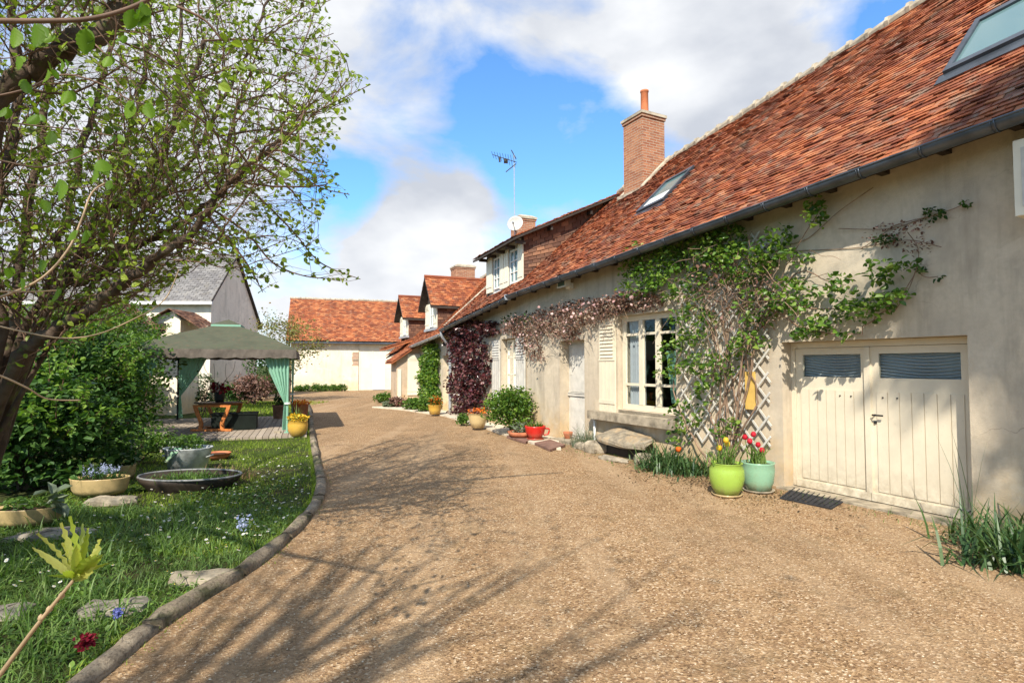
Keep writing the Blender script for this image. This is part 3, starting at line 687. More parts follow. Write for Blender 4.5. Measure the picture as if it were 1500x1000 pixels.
# windows
def window(fr, s0, s1, z0, z1, n, cols, rowz, parent, m, fw=.055, mw=.03, name='window', sash=True, glass=True):
    b = B(); d = .05
    b.fb(fr, s0, s0+fw, n-d, n, z0, z1); b.fb(fr, s1-fw, s1, n-d, n, z0, z1)
    b.fb(fr, s0+fw, s1-fw, n-d, n, z0, z0+fw); b.fb(fr, s0+fw, s1-fw, n-d, n, z1-fw, z1)
    a, c = s0+fw, s1-fw
    for k in range(1, cols):
        x = a+(c-a)*k/cols; w = mw*(1.8 if sash and cols > 2 else 1)
        b.fb(fr, x-w/2, x+w/2, n-d*.8, n+.006, z0+fw+.001, z1-fw-.001)
    for t in rowz:
        z = z0+(z1-z0)*t; b.fb(fr, a+.001, c-.001, n-d*.7, n-.004, z-mw/2, z+mw/2)
    o = b.build(name, m, parent)
    if glass: g = B(); g.quad(fr.p(s0+.02, n-.03, z0+.02), fr.p(s1-.02, n-.03, z0+.02), fr.p(s1-.02, n-.03, z1-.02), fr.p(s0+.02, n-.03, z1-.02)); g.build('pane', M['glass'], o)
    return o
def shutter(fr, s0, s1, z0, z1, n, parent, m, slat_top=.0, name='shutter', th=.035, label=None):
    b = B(); b.fb(fr, s0, s1, n, n+th, z0, z1)
    hs = (z1-z0)
    if slat_top > 0:
        zt = z1-hs*slat_top; w = .05
        k = max(3, int(hs*slat_top/.07))
        for i in range(k):
            z = zt+(z1-.06-zt)*i/k
            b.hexa([fr.p(s0+w, n+th, z), fr.p(s0+w, n+th+.022, z), fr.p(s1-w, n+th+.022, z), fr.p(s1-w, n+th, z), fr.p(s0+w, n+th, z+.045), fr.p(s0+w, n+th+.006, z+.045), fr.p(s1-w, n+th+.006, z+.045), fr.p(s1-w, n+th, z+.045)])
        b.fb(fr, s0, s1, n+th, n+th+.012, zt-.06, zt-.02)
    k = max(2, int((s1-s0)/.12))
    for i in range(1, k):
        s = s0+(s1-s0)*i/k; b.fb(fr, s-.004, s+.004, n+th, n+th+.006, z0+.02, z1-hs*slat_top-.07)
    if z1-z0 > .8:
        for z in (z0+.15,): b.fb(fr, s0, s1, n+th, n+th+.014, z, z+.07)
    o = b.build(name, m, parent)
    if label: o['label'] = label
    return o
wo = window(H1, WN[0]+.01, WN[1]-.01, WN[2]+.005, WN[3]-.005, -.10, 3, [.27, .80], farm, M['cream'], fw=.10, mw=.045)
# extra stiles between the casements
b = B()
for k in (1, 2):
    x = 2.19+(3.51-2.19)*k/3
    b.fb(H1, x-.055, x+.055, -.145, -.092, WN[2]+.11, WN[3]-.11)
b.build('casement_stile', M['cream'], wo)
cu = B()   # net curtain in the far pane
S = np.linspace(3.05, 3.5, 24); V = [H1.p(s, -.19+.02*math.sin(i*1.9), z) for z in (.9, 2.5) for i, s in enumerate(S)]
cu.add(V, [(i, i+1, 24+i+1, 24+i) for i in range(23)]); cu.build('curtain', M['netting'], wo, smooth=True)
cu = B(); V = [H1.p(2.22+.12*t+.02*math.sin(i*1.7)+(.12 if z < 1.5 else .0)*0, -.22+.02*math.sin(i*1.9), z) for z in (1.0, 1.9) for i, t in enumerate(np.linspace(0, 1.6 if z < 1.2 else 2.6, 12))]
cu.add(V, [(i, i+1, 12+i+1, 12+i) for i in range(11)]); cu.build('curtain', M['curtain_green'], wo, smooth=True)  # green cloth standing in for the gazebo curtain's reflection in the pane
shutter(H1, 3.66, 4.16, .76, 2.55, .012, farm, M['cream'], .42)
b = B(); b.fb(H1, 1.95, 4.36, .001, .20, .60, .76); b.fb(H1, WN[0], WN[1], -.29, 0.0, .70, .818); b.build('window_sill', M['stone'], farm)
b = B(); b.tube([H1.p(4.30, .06, .60), H1.p(4.30, .06, .05)], .025, 8); b.build('pipe', M['white'], farm, smooth=True)
b = B(); b.fb(H1, WN[0]-.15, WN[1]+.15, .001, .012, WN[3], WN[3]+.2); b.build('lintel', M['stucco'], farm)
# front door recess
b = B(); b.fb(H1, D_[0], D_[1], -.29, -.25, .02, 2.19)
for (za, zb_) in ((.12, .95), (1.07, 2.1)):
    b.fb(H1, D_[0]+.07, D_[1]-.07, -.25, -.235, za, zb_)
b.fb(H1, D_[0], D_[1], -.25, -.21, .98, 1.02); b.fb(H1, D_[0], D_[1], -.25, -.215, 1.035, 1.055)
do = b.build('door', M['offwhite'], farm)
b = B(); b.fb(H1, 4.70, 5.72, -.2, .25, -.02, .06); b.build('door_step', M['stone'], farm)
# garage doors
nG = -.20
b = B(); fw = .07
b.fb(H1, gs0+.002, gs0+.05, nG-.05, nG+.015, .04, 1.955); b.fb(H1, gs1-.06, gs1-.002, nG-.05, nG+.015, .04, 1.955); b.fb(H1, gs0+.05, gs1-.06, nG-.05, nG+.015, 1.88, 1.955)
go = b.build('garage_door_frame', M['cream'], farm)
mid = (gs0+gs1)/2+.03
for i, (a, c) in enumerate(((mid+.004, gs1-.064), (gs0+.054, mid-.004))):
    b = B(); z0, z1 = .07, 1.875; zg0, zg1 = 1.50, 1.79
    b.fb(H1, a, c, nG-.045, nG, z0, zg0-.06)
    for (p0, p1, q0, q1) in ((a, a+.10, zg0-.06, z1), (c-.10, c, zg0-.06, z1), (a+.10, c-.10, zg0-.06, zg0), (a+.10, c-.10, zg1, z1)): b.fb(H1, p0, p1, nG-.045, nG, q0, q1)
    k = 7
    for j in range(k):
        s0_ = a+.07+(c-a-.14)*j/k; s1_ = a+.07+(c-a-.14)*(j+1)/k
        b.fb(H1, s0_+.005, s1_-.005, nG+.0005, nG+.010, .16, 1.34)
    b.fb(H1, a, c, nG, nG+.028, .04, .13)       # weather bar
    if i == 0: b.fb(H1, a-.02, a+.05, nG+.001, nG+.028, .13, 1.87)
    lf = b.build('garage_door', M['cream'], farm)
    g = B(); g.quad(H1.p(a+.09, nG-.02, zg0-.01), H1.p(c-.09, nG-.02, zg0-.01), H1.p(c-.09, nG-.02, zg1+.01), H1.p(a+.09, nG-.02, zg1+.01)); g.build('pane', M['glass'], lf)
    cu = B(); m = 90; V = []
    for jj in range(m):
        z = zg0-.03+(zg1-zg0+.06)*jj/(m-1)
        for s_ in np.linspace(a+.05, c-.05, 12):
            t = (s_-a)/(c-a); sag = .04*math.sin(t*math.pi)
            V.append(H1.p(s_, -.275+.030*math.sin((z+sag)*170+2*math.sin(t*5)), z))
    cu.add(V, [(r_*12+q_, r_*12+q_+1, (r_+1)*12+q_+1, (r_+1)*12+q_) for r_ in range(m-1) for q_ in range(11)]); cu.build('curtain', M['netting'], lf, smooth=True)
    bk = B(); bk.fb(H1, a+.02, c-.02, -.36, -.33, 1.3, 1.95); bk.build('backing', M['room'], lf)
    if i == 1:
        h = B(); sx = c-.05; h.tube([H1.p(sx, nG, 1.06), H1.p(sx, nG+.06, 1.06), H1.p(sx-.12, nG+.06, 1.06)], .010, 8); h.lathe(H1.p(sx, nG+.004, .97), [(0, -.015), (.015, -.015), (.015, .015), (0, .015)], 10); h.build('handle', M['black'], lf)
    for s_ in ((a+.22, a+.36) if i == 0 else (c-.15, c-.31)): B().tube([H1.p(s_, nG+.008, 1.27), H1.p(s_, nG+.02, 1.27)], .009, 8).build('bolt', M['black'], lf)
b = B(); b.fb(H1, gs0-.05, gs1+.05, -.28, .10, -.05, .03); b.build('threshold', M['stone'], farm)
# floor/back of garage: closed panel
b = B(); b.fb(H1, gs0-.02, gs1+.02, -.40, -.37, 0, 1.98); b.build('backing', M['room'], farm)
# ground-floor window with shutters in the middle of the house
w2 = window(H2, W2[0]+.06, W2[1]-.02, W2[2], W2[3]-.02, -.16, 2, [.25, .5, .75], farm, M['cream_light'], fw=.05, mw=.025, sash=False)
shutter(H2, 1.34, 1.90, W2[2]-.02, W2[3]-.02, .012, farm, M['offwhite'], .26)
shutter(H2, -.32, .22, W2[2]-.02, W2[3]-.02, .012, farm, M['offwhite'], .26)
b = B(); b.fb(H2, W2[0]-.1, W2[1]+.1, -.2, .06, W2[2]-.10, W2[2]-.004); b.build('window_sill', M['stone'], farm)
# narrow glazed door beside the downpipe
b = B(); b.fb(H2, DR[0], DR[1], -.22, -.18, .02, 2.0); b.fb(H2, DR[0]+.06, DR[1]-.06, -.18, -.17, .12, .8)
dd = b.build('door', M['cream'], farm)
g = B(); g.fb(H2, DR[0]+.12, DR[1]-.12, -.18, -.172, .95, 1.85); g.build('pane', M['skyglass'], dd)
g = B()
for z in (1.25, 1.55): g.fb(H2, DR[0]+.12, DR[1]-.12, -.172, -.16, z, z+.03)
g.fb(H2, (DR[0]+DR[1])/2-.015, (DR[0]+DR[1])/2+.015, -.172, -.158, .95, 1.85); g.build('glazing_bar', M['cream'], dd)

# shed dormer with two casements
b = B(); zf = 5.02
s0, s1 = .32, 3.0; nf = -.2
def topz(n): return 4.98+(6.42-4.98)*(-n)/3.2
for s in (s0, s1-.1):
    a = [H2.p(s, nf, 3.5), H2.p(s, nf, topz(nf)-.04), H2.p(s, -3.15, topz(-3.15)-.04), H2.p(s, -3.15, 5.6)]
    b.prism(a, [p+H2.u*.1 for p in a])
dz = b.build('dormer', M['wood_dark'], farm)
t = B(); t.tiles(H2.p(s0-.012, nf-.02, 3.55), H2.p(s0-.012, -3.1, 3.55), H2.p(s0-.012, -3.1, 6.4), H2.p(s0-.012, nf-.02, topz(nf)-.02), 
        .27, .088,
        mask=lambda a, t_: (lambda n, z: z > topz(n)-.06)(nf-.02-a*2.88, 3.55+t_*(topz(nf)-3.57+(6.4-topz(nf)+.02)*a)), th=.014, jit=.6)
t.build('cheek', M['cheek'], dz)
# roof of the shed dormer
b = B(); rs0, rs1 = .02, 3.35; nfr, nbk = .12, -3.3
b.hexa([H2.p(rs0, nfr, topz(nfr)-.08), H2.p(rs1, nfr, topz(nfr)-.14), H2.p(rs1, nbk, topz(nbk)-.08), H2.p(rs0, nbk, topz(nbk)-.02), H2.p(rs0, nfr, topz(nfr)-.02), H2.p(rs1, nfr, topz(nfr)-.08), H2.p(rs1, nbk, topz(nbk)-.02), H2.p(rs0, nbk, topz(nbk)+.04)])
for s in (.14, .8, 1.5, 2.2, 2.9): b.fb(H2, s, s+.07, -.2, .06, topz(0)-.22, topz(0)-.13)
for n in (-.9, -2.1): b.fb(H2, .08, .36, n-.06, n, topz(n)-.2, topz(n)-.09)
b.build('dormer_roof_deck', M['wood_dark'], dz)
t = B(); t.tiles(H2.p(rs0, nfr, topz(nfr)+.0), H2.p(rs1, nfr, topz(nfr)-.06), H2.p(rs1, nbk, topz(nbk)-.0), H2.p(rs0, nbk, topz(nbk)+.06), .17, .11); t.build('dormer_roof', M['tile'], dz)
# front: casements and white shutters
X = lambda px: H2.pl(px, 400, nf)[0]
zb = lambda s: 3.80-.02*s
b = B(); b.fb(H2, s0, s1, nf-.12, nf-.06, 3.5, topz(nf)-.05); b.build('dormer_front', M['white'], dz)
for (a, c) in ((X(758), X(745.5)), (X(731.5), X(722))):
    o_ = window(H2, a, c, 3.86, 4.78, nf-.02, 2, [.33, .66], dz, M['white'], fw=.05, mw=.022, glass=False, name='window_frame')
    g = B(); g.quad(H2.p(a, nf-.05, 3.88), H2.p(c, nf-.05, 3.88), H2.p(c, nf-.05, 4.76), H2.p(a, nf-.05, 4.76)); g.build('pane', M['skyglass'], dz)
for (a, c) in ((X(766), X(759)), (X(744.5), X(738.5)), (X(737.5), X(732.5)), (X(721), X(713))):
    shutter(H2, a, c, 3.80, 4.84, nf-.02, dz, M['cream_light'])
# small ridge between shed dormer and chimney
# two gabled dormers on the lower roof
def gdormer(s0, s1, zb_, ze_, za, nf, depth, label):
    b = B(); sm = (s0+s1)/2
    for s in (s0, s1-.08):
        b.fb(H2, s, s+.08, nf-depth, nf, zb_-.3, ze_)
    b.prism([H2.p(s0, nf, ze_), H2.p(s1, nf, ze_), H2.p(sm, nf, za-.12)], [H2.p(s0, nf-.08, ze_), H2.p(s1, nf-.08, ze_), H2.p(sm, nf-.08, za-.12)])
    b.fb(H2, s0, s1, nf-.15, nf-.1, zb_-.2, ze_)
    o = b.build('dormer', M['wood_dark'], farm); o['label'] = label
    t = B(); t.tiles(H2.p(s0-.012, nf, zb_-.2), H2.p(s0-.012, nf-depth, zb_-.2), H2.p(s0-.012, nf-depth, ze_), H2.p(s0-.012, nf, ze_), .22, .11, th=.014, jit=.6); t.build('cheek', M['cheek'], o)
    t = B(); ov = .32; nb = nf-depth-1.1
    dzz = (za-ze_)/(sm-s0)*ov*.6
    t.tiles(H2.p(s0-ov*.6, nf+ov, ze_-dzz), H2.p(s0-ov*.6, nb, ze_-dzz), H2.p(sm, nb, za), H2.p(sm, nf+ov, za), .17, .11)
    t.tiles(H2.p(s1+ov*.6, nb, ze_-dzz), H2.p(s1+ov*.6, nf+ov, ze_-dzz), H2.p(sm, nf+ov, za), H2.p(sm, nb, za), .17, .11)
    t.tube([H2.p(sm, nf+ov, za+.02), H2.p(sm, nb, za+.02)], .07, 8)
    t.build('dormer_roof', M['tile_far'], o)
    k = B()
    for sa, zz in ((s0-ov*.6, ze_-dzz), (s1+ov*.6, ze_-dzz)):
        k.hexa([H2.p(sa, nf+ov, zz-.10), H2.p(sm, nf+ov, za-.10), H2.p(sm, nb, za-.10), H2.p(sa, nb, zz-.10), H2.p(sa, nf+ov, zz-.015), H2.p(sm, nf+ov, za-.015), H2.p(sm, nb, za-.015), H2.p(sa, nb, zz-.015)])
    k.build('bargeboard', M['wood_dark'], o)
    w = (s1-s0)
    shutter(H2, s0, s0+w*.27, zb_-.05, ze_-.05, nf+.002, o, M['cream_light'], .2)
    shutter(H2, s1-w*.30, s1+.1, zb_-.05, ze_-.05, nf+.002, o, M['cream_light'], .2)
    window(H2, s0+w*.28, s1-w*.31, zb_, ze_-.06, nf-.0, 2, [.5], o, M['white'], fw=.05, mw=.03, glass=False, name='window_frame')
    g = B(); g.quad(H2.p(s0+w*.28, nf-.03, zb_), H2.p(s1-w*.31, nf-.03, zb_), H2.p(s1-w*.31, nf-.03, ze_-.1), H2.p(s0+w*.28, nf-.03, ze_-.1)); g.build('pane', M['skyglass'], o)
    g = B(); g.fb(H2, s0-.05, s1+.1, nf-.02, nf+.10, zb_-.16, zb_-.06); g.build('dormer_sill', M['zinc_light'], o)
gdormer(8.12, 9.75, 3.17, 4.16, 5.15, -.1, 1.6, 'gabled dormer with open shutters, the nearer of the two')
gdormer(13.1, 14.7, 3.10, 4.05, 4.92, -.1, 1.5, 'gabled dormer farther along the lower roof')

# lean-to wing with its own sloping roof
b = B(); ls = 10.4; LN = 1.0
top = lambda n: 2.60-.68*n
a = [H2.p(ls, 0.01, -.1), H2.p(ls, LN, -.1), H2.p(ls, LN, top(LN)-.02), H2.p(ls, 0.01, top(0)-.02)]
b.prism(a, [p+H2.u*1.1 for p in a])
lw = b.build('lean_to', M['stucco_far'], farm)
t = B(); t.tiles(H2.p(ls-.22, LN+.22, top(LN+.22)+.03), H2.p(ls+1.3, LN+.22, top(LN+.22)+.03), H2.p(ls+1.3, -.5, top(-.5)+.03), H2.p(ls-.22, -.5, top(-.5)+.03), .17, .11)
t.hexa([H2.p(ls-.2, LN+.22, top(LN+.22)-.06), H2.p(ls+1.3, LN+.22, top(LN+.22)-.06), H2.p(ls+1.3, -.4, top(-.4)-.06), H2.p(ls-.2, -.4, top(-.4)-.06), H2.p(ls-.2, LN+.22, top(LN+.22)), H2.p(ls+1.3, LN+.22, top(LN+.22)), H2.p(ls+1.3, -.4, top(-.4)), H2.p(ls-.2, -.4, top(-.4))])
t.build('lean_to_roof', M['tile_far'], lw)
# porch roof above it, shallower
t = B(); t.tiles(H2.p(ls+1.4, LN+.2, 2.40), H2.p(ls+2.9, LN+.2, 2.40), H2.p(ls+2.9, -.6, 3.0), H2.p(ls+1.4, -.6, 3.0), .17, .11)
t.hexa([H2.p(ls+1.42, LN+.18, 2.31), H2.p(ls+2.9, LN+.18, 2.31), H2.p(ls+2.9, -.6, 2.91), H2.p(ls+1.42, -.6, 2.91), H2.p(ls+1.42, LN+.18, 2.38), H2.p(ls+2.9, LN+.18, 2.38), H2.p(ls+2.9, -.6, 2.98), H2.p(ls+1.42, -.6, 2.98)])
t.build('porch_roof', M['tile_far'], lw)
# shutter on the camera-facing wall of the lean-to
LF = Frame(23+90, H2.p(ls, LN, 0)[:2])     # u runs inward along the gable, o faces the viewer
LF.u = -H2.o; LF.o = -H2.u; LF.w = H2.p(ls, LN, 0)
shutter(LF, .46, .97, .42, 2.12, .01, lw, M['cream_light'], .12)
b = B(); b.fb(LF, .05, .20, .001, .03, .05, 1.5); b.build('pale_panel', M['cream_light'], lw)
# vent slab and rocks under the window
def rock(name, c, d, rz, m, seed, label, cat='stone', group=None, flat=1.):
    rs = np.random.default_rng(seed); k, q = 14, 9; V = []
    for i in range(q):
        ph = math.pi*i/(q-1)
        for j in range(k):
            th = 2*math.pi*j/k
            v = np.array((math.sin(ph)*math.cos(th), math.sin(ph)*math.sin(th), math.cos(ph)))
            v = np.sign(v)*np.abs(v)**.62
            f_ = 1+.10*math.sin(3*th+seed)+.08*math.sin(5*th+2*ph+seed*2)+.05*(rs.random()-.5)
            V.append(v*np.array(d)/2*f_)
    V = np.array(V); x, y = V[:, 0].copy(), V[:, 1].copy(); V[:, 0] = x*math.cos(rz)-y*math.sin(rz); V[:, 1] = x*math.sin(rz)+y*math.cos(rz); V += np.asarray(c)
    Q = [(i*k+j, (i+1)*k+j, (i+1)*k+(j+1) % k, i*k+(j+1) % k) for i in range(q-1) for j in range(k)]
    return tag(B().add(V, Q).build(name, m, loc=(c[0], c[1], c[2]-d[2]/2)), label, cat, group)
o = rock('stone_slab', H1.p(3.15, .24, .335), (1.42, .46, .15), R(117.6), M['stone_lichen'], 5, 'thick sloping lichen-stained slab below the big window over a dark cellar opening', 'stone slab')
for v in o.data.vertices:
    n_ = float(np.array(v.co)@H1.o); s_ = float(np.array(v.co)@H1.u); v.co.z += -.38*n_+.03*math.sin(s_*5)+.015*math.sin(s_*13+n_*9)
b = B(); b.fb(H1, 2.6, 3.6, .002, .30, 0.006, .17); b.build('cellar_shade_block', M['black'], farm)  # solid black block standing in for the shade inside the opening
for i, (s, n, d, lb) in enumerate([(3.85, .40, (.45, .3, .26), 'rough rock at the left end of the cellar slab'), (2.95, .66, (.70, .22, .08), 'long pale rock lying in front of the dark cellar opening'),
                               (2.35, .45, (.35, .3, .22), 'rough rock at the right end of the cellar slab'), (4.30, .35, (.30, .25, .16), 'small rock below the white pipe')]):
    p = H1.p(s, n, d[2]*.35); rock('rock', p, d, R(120), M['stone'], i+3, lb, 'rock', 'rocks under the window')

# wall fittings
t_ = thing('floodlight', H1.p(5.2, 0, 3.3), 'small white floodlight fixed under the gutter above the brown climber', 'floodlight')
b = B(); b.fb(H1, 5.12, 5.28, .001, .1, 3.30, 3.42); b.build('bracket', M['white'], t_)
b = B(); a = [H1.p(5.08, .10, 3.36), H1.p(5.42, .10, 3.36), H1.p(5.42, .10, 3.52), H1.p(5.08, .10, 3.52)]
b.prism(a, [p+H1.o*.13+np.array((0, 0, -.04)) for p in a]); lb_ = b.build('lamp_head', M['white'], t_)
b = B(); a = [p+H1.o*.134+np.array((0, 0, -.04)) for p in [H1.p(5.12, .10, 3.39), H1.p(5.38, .10, 3.39), H1.p(5.38, .10, 3.49), H1.p(5.12, .10, 3.49)]]; b.quad(*a); b.build('glass', M['skyglass'], lb_)
t_ = thing('wall_cabinet', H1.p(-2.9, 0, 3.0), 'cream metal box mounted high on the wall at the right edge of the picture', 'wall unit')
b = B(); b.fb(H1, -3.3, -2.60, .05, .30, 3.02, 3.72); b.build('casing', M['cream_light'], t_)
b = B(); b.fb(H1, -3.24, -2.66, .302, .312, 3.10, 3.64); b.build('front_panel', M['offwhite'], t_)
b = B(); b.fb(H1, -3.1, -3.05, 0, .05, 3.1, 3.6); b.fb(H1, -2.7, -2.65, 0, .05, 3.1, 3.6); b.build('bracket', M['zinc'], t_)
# satellite dish + aerial
dp = at(755, 328, 17.6); t_ = thing('satellite_dish', (dp[0], dp[1], dp[2]-.4), 'round pale satellite dish in front of the middle chimney', 'satellite dish')
d_ = Vector((-.25, -1, .25)).normalized(); qd = d_.to_track_quat('Z', 'Y')
def orient(prof, c, k=24, sx=1.):
    V = []; 
    for r, z in prof:
        for j in range(k):
            v = qd @ Vector((r*sx*math.cos(2*math.pi*j/k), r*math.sin(2*math.pi*j/k), z)); V.append((v.x+c[0], v.y+c[1], v.z+c[2]))
    return V, [(i*k+j, i*k+(j+1) % k, (i+1)*k+(j+1) % k, (i+1)*k+j) for i in range(len(prof)-1) for j in range(k)]
V, Q = orient([(.001, 0), (.10, .008), (.2, .03), (.25, .05), (.255, .045), (.2, .02), (.1, -.006), (.001, -.012)], dp)
B().add(V, Q).build('reflector', M['dish'], t_, smooth=True)
b = B(); fp = dp+np.array(d_)*.38+np.array((0, 0, -.12)); b.tube([dp+np.array((0, 0, -.24)), fp], .010, 6); b.tube([fp, fp-np.array(d_)*.08], .03, 8); b.build('feed_arm', M['zinc'], t_)
b = B(); b.tube([dp-np.array(d_)*.02, dp+np.array((.02, .16, -.05)), dp+np.array((.02, .18, -.6))], .018, 6); b.build('mount', M['zinc'], t_)
ap = at(754, 345, 17.9); tp = at(753, 226, 17.9); t_ = thing('tv_aerial', ap, 'tall thin television aerial mast with comb antenna above the middle chimney', 'aerial')
b = B(); b.tube([ap, tp], .016, 6); b.build('mast', M['zinc_light'], t_)
def atv(x, y): return at(x, y, 17.9)
b = B(); bx0, bx1 = atv(722, 231)+np.array((0, -.25, 0)), atv(757, 238); b.tube([bx0, bx1], .012, 5)
for k in range(9):
    q_ = bx0+(bx1-bx0)*k/9.; h = .06+.012*k; b.tube([q_+np.array((-.03, -.12, h)), q_, q_+np.array((.03, .12, -h))], .007, 4)
b.tube([atv(749, 220), atv(756, 233)], .018, 5); b.tube([atv(741, 252), atv(756, 240)], .018, 5); b.build('antenna', M['zinc'], t_)
b = B(); q_ = atv(741, 236); b.box(q_, (.13, .1, .12)); b.box(atv(732, 234), (.06, .06, .14)); b.build('junction_box', M['black'], t_)

# ------------------------------------------------------------------ barn at the end of the drive
barn = thing('barn', NB.p(8, -3, 0), 'wide cream barn with orange tiled roof closing the far end of the drive', 'barn')
NB.o = np.array((math.sin(R(18)), -math.cos(R(18)), 0)); NB.u = np.array((math.cos(R(18)), math.sin(R(18)), 0))
bz = lambda s: 3.2+.0*s
brz = lambda s: 6.32
b = B()
wall(b, NB, 0, 16, lambda s: 3.36, [(4.15, 6.55, -.1, 3.05)], n0=-.4)
for s in (0, 15.7):
    a = [NB.p(s, -.4, 0), NB.p(s, -7.4, 0), NB.p(s, -7.4, 3.3), NB.p(s, -3.9, 6.2), NB.p(s, -.4, 3.5)]; b.prism(a, [p+NB.u*.3 for p in a])
b.fb(NB, 0, 16, -7.8, -7.4, 0, 3.3)
b.build('wall', M['barnwall'], barn)
roof(NB, -.3, 16.2, bz, brz, -3.9, M['tile_far'], ex=.14, tw=.2, sagamp=.02, eave_n=.3)
b = B(); b.fb(NB, 4.18, 6.52, -.10, -.05, .02, 3.03)
for s in (4.18, 5.02, 5.9, 6.45): b.fb(NB, s, s+.07, -.05, -.035, .02, 3.03)
for z in (.05, 1.45, 2.9): b.fb(NB, 4.26, 6.44, -.05, -.04, z, z+.08)
bd = b.build('barn_door', M['cream_light'], barn)
b = B(); b.fb(NB, 5.06, 5.86, -.035, -.02, .05, 1.95); b.build('wicket_door', M['white'], bd)
b = B()
for i in range(12): b.fb(NB, 3.72+random.uniform(0, .08), 4.14, .001, .006, 1.9+i*.09-(.9 if i > 6 else 0), 1.96+i*.09-(.9 if i > 6 else 0))
b.build('brick_patch', M['brick'], barn)
b = B(); b.fb(NB, -.3, 16.2, .3, .38, 3.05, 3.15); b.build('gutter', M['zinc'], barn)

# ------------------------------------------------------------------ neighbour house and shed on the left
nh = thing('neighbour_house', (-18, 28, 0), 'pale neighbouring house with slate roof and blank grey gable behind the gazebo', 'house')
b = B(); cx0, cx1 = -26., -13.8
zl, zrg, zr_ = 4.7, 7.2, 4.05
a = [(cx1, 26, 0), (cx1, 30.8, 0), (cx1, 30.8, zr_), (cx1, 28.2, zrg-.08), (cx1, 26, zl-.02)]
b.prism([np.array(p) for p in a], [np.array((cx0, p[1], p[2])) for p in a]); b.build('wall', M['greywall'], nh)
t = B(); t.tiles((cx0-.2, 25.75, zl-.15), (cx1+.12, 25.75, zl-.15), (cx1+.12, 28.2, zrg), (cx0-.2, 28.2, zrg), .28, .14, jit=.6)
t.tiles((cx1+.12, 31.1, zr_-.35), (cx0-.2, 31.1, zr_-.35), (cx0-.2, 28.2, zrg), (cx1+.12, 28.2, zrg), .28, .14, jit=.6)
ro = t.build('roof', M['slate'], nh)
b = B(); b.box(((cx0+cx1)/2, 25.70, zl-.22), (12.6, .12, .14)); b.build('gutter', M['white'], ro)
b = B(); e = .05
for (y0, z0, y1, z1) in ((25.75, zl-.15, 28.2, zrg), (31.1, zr_-.35, 28.2, zrg)):
    b.hexa([(cx0-.2, y0, z0-.1), (cx1+.14, y0, z0-.1), (cx1+.14, y1, z1-.1), (cx0-.2, y1, z1-.1), (cx0-.2, y0, z0-.005), (cx1+.14, y0, z0-.005), (cx1+.14, y1, z1-.005), (cx0-.2, y1, z1-.005)])
b.build('roof_deck', M['wood_dark'], ro)
# garden shed with curved tiled roof
sp0 = at(195, 500, 19.); shd = thing('garden_shed', (sp0[0]+1, 20, 0), 'small cream outbuilding with low brown roof and tiny square window left of the gazebo roof', 'shed')
P_ = lambda x, y, Y=19.: at(x, y, Y)
b = B(); xa, xb = P_(205, 0)[0], P_(276, 0)[0]; pk = P_(253, 453); ea, eb = P_(215, 470), P_(285, 475)
a = [np.array((xa, 19, 0)), np.array((xb, 19, 0)), np.array((xb, 19, P_(276, 468)[2])), np.array((pk[0], 19, pk[2]-.05)), np.array((xa, 19, P_(205, 478)[2]))]
b.prism([p+np.array((0, 1.2, 0)) for p in a], a); b.build('wall', M['barnwall'], shd)
t = B(); e = np.array((0, -.25, 0)); f_ = np.array((0, 1.3, 0)); lo_r = P_(300, 482)
t.tiles(lo_r+e, lo_r+f_, pk+f_, pk+e, .17, .11); lo_l = P_(196, 486); t.tiles(lo_l+f_, lo_l+e, pk+e, pk+f_, .17, .11)
t.build('roof', M['cheek'], shd)
b = B(); q_ = P_(238, 477, 18.97); b.box(q_, (.20, .04, .17)); b.build('window', M['room'], shd)
b = B(); a0, a1 = P_(150, 430, 17.5), P_(224, 482, 17.5)
t = b.tiles(a1+np.array((0, .7, 0)), a1, a0, a0+np.array((0, .7, 0)), .2, .13)
lr = thing('lean_shelter', (a1[0]-2, 19, 0), 'dark low roof edge showing above the shrubs beside the small outbuilding', 'shelter')
b.build('roof', M['cheek'], lr)
b = B(); b.hexa([a0+np.array((-2, 0, -.9)), a1+np.array((-.1, 0, -.12)), a1+np.array((-.1, .7, -.12)), a0+np.array((-2, .7, -.9)), a0+np.array((0, 0, -.05)), a1+np.array((0, 0, -.03)), a1+np.array((0, .7, -.03)), a0+np.array((0, .7, -.05))]); b.build('frame', M['wood_dark'], lr)
b = B(); b.box(((a0[0]+a1[0])/2-.6, 17.9, .9), (1.4, .6, 1.8)); b.build('wall', M['greywall'], lr)

# ------------------------------------------------------------------ deck and gazebo
GR = np.array((-5.35, 13.6, 0)); GD = np.array((-.336, .942, 0)); GX = np.array((.942, .336, 0))
def gp(a, b_, z): return GR-GX*a+GD*b_+np.array((0, 0, z))      # a: leftwards from right front post, b: backwards
b = B(); w = .135; nb_ = int(5.0/w)
for i in range(nb_):
    a0 = -.45+i*w; bl = -.62 if a0 < 2.6 else -.62+(a0-2.6)*.35
    P4 = [gp(a0+.008, bl, 0), gp(a0+w-.006, bl, 0), gp(a0+w-.006, 4.9, 0), gp(a0+.008, 4.9, 0)]
    h = .055+random.uniform(-.003, .003)
    b.hexa([P4[1], P4[0], P4[3], P4[2]]+[p+np.array((0, 0, h)) for p in (P4[1], P4[0], P4[3], P4[2])])
tag(b.build('wooden_deck', M['deck'], loc=gp(1.8, 2.2, 0)), 'weathered grey plank deck under the gazebo', 'deck')
gz = thing('gazebo', gp(1.5, 2.2, .055), 'garden gazebo with mossy brown canvas roof and tied green side curtains', 'gazebo')
zp = 2.0; CA, CB = 3.15, 4.5
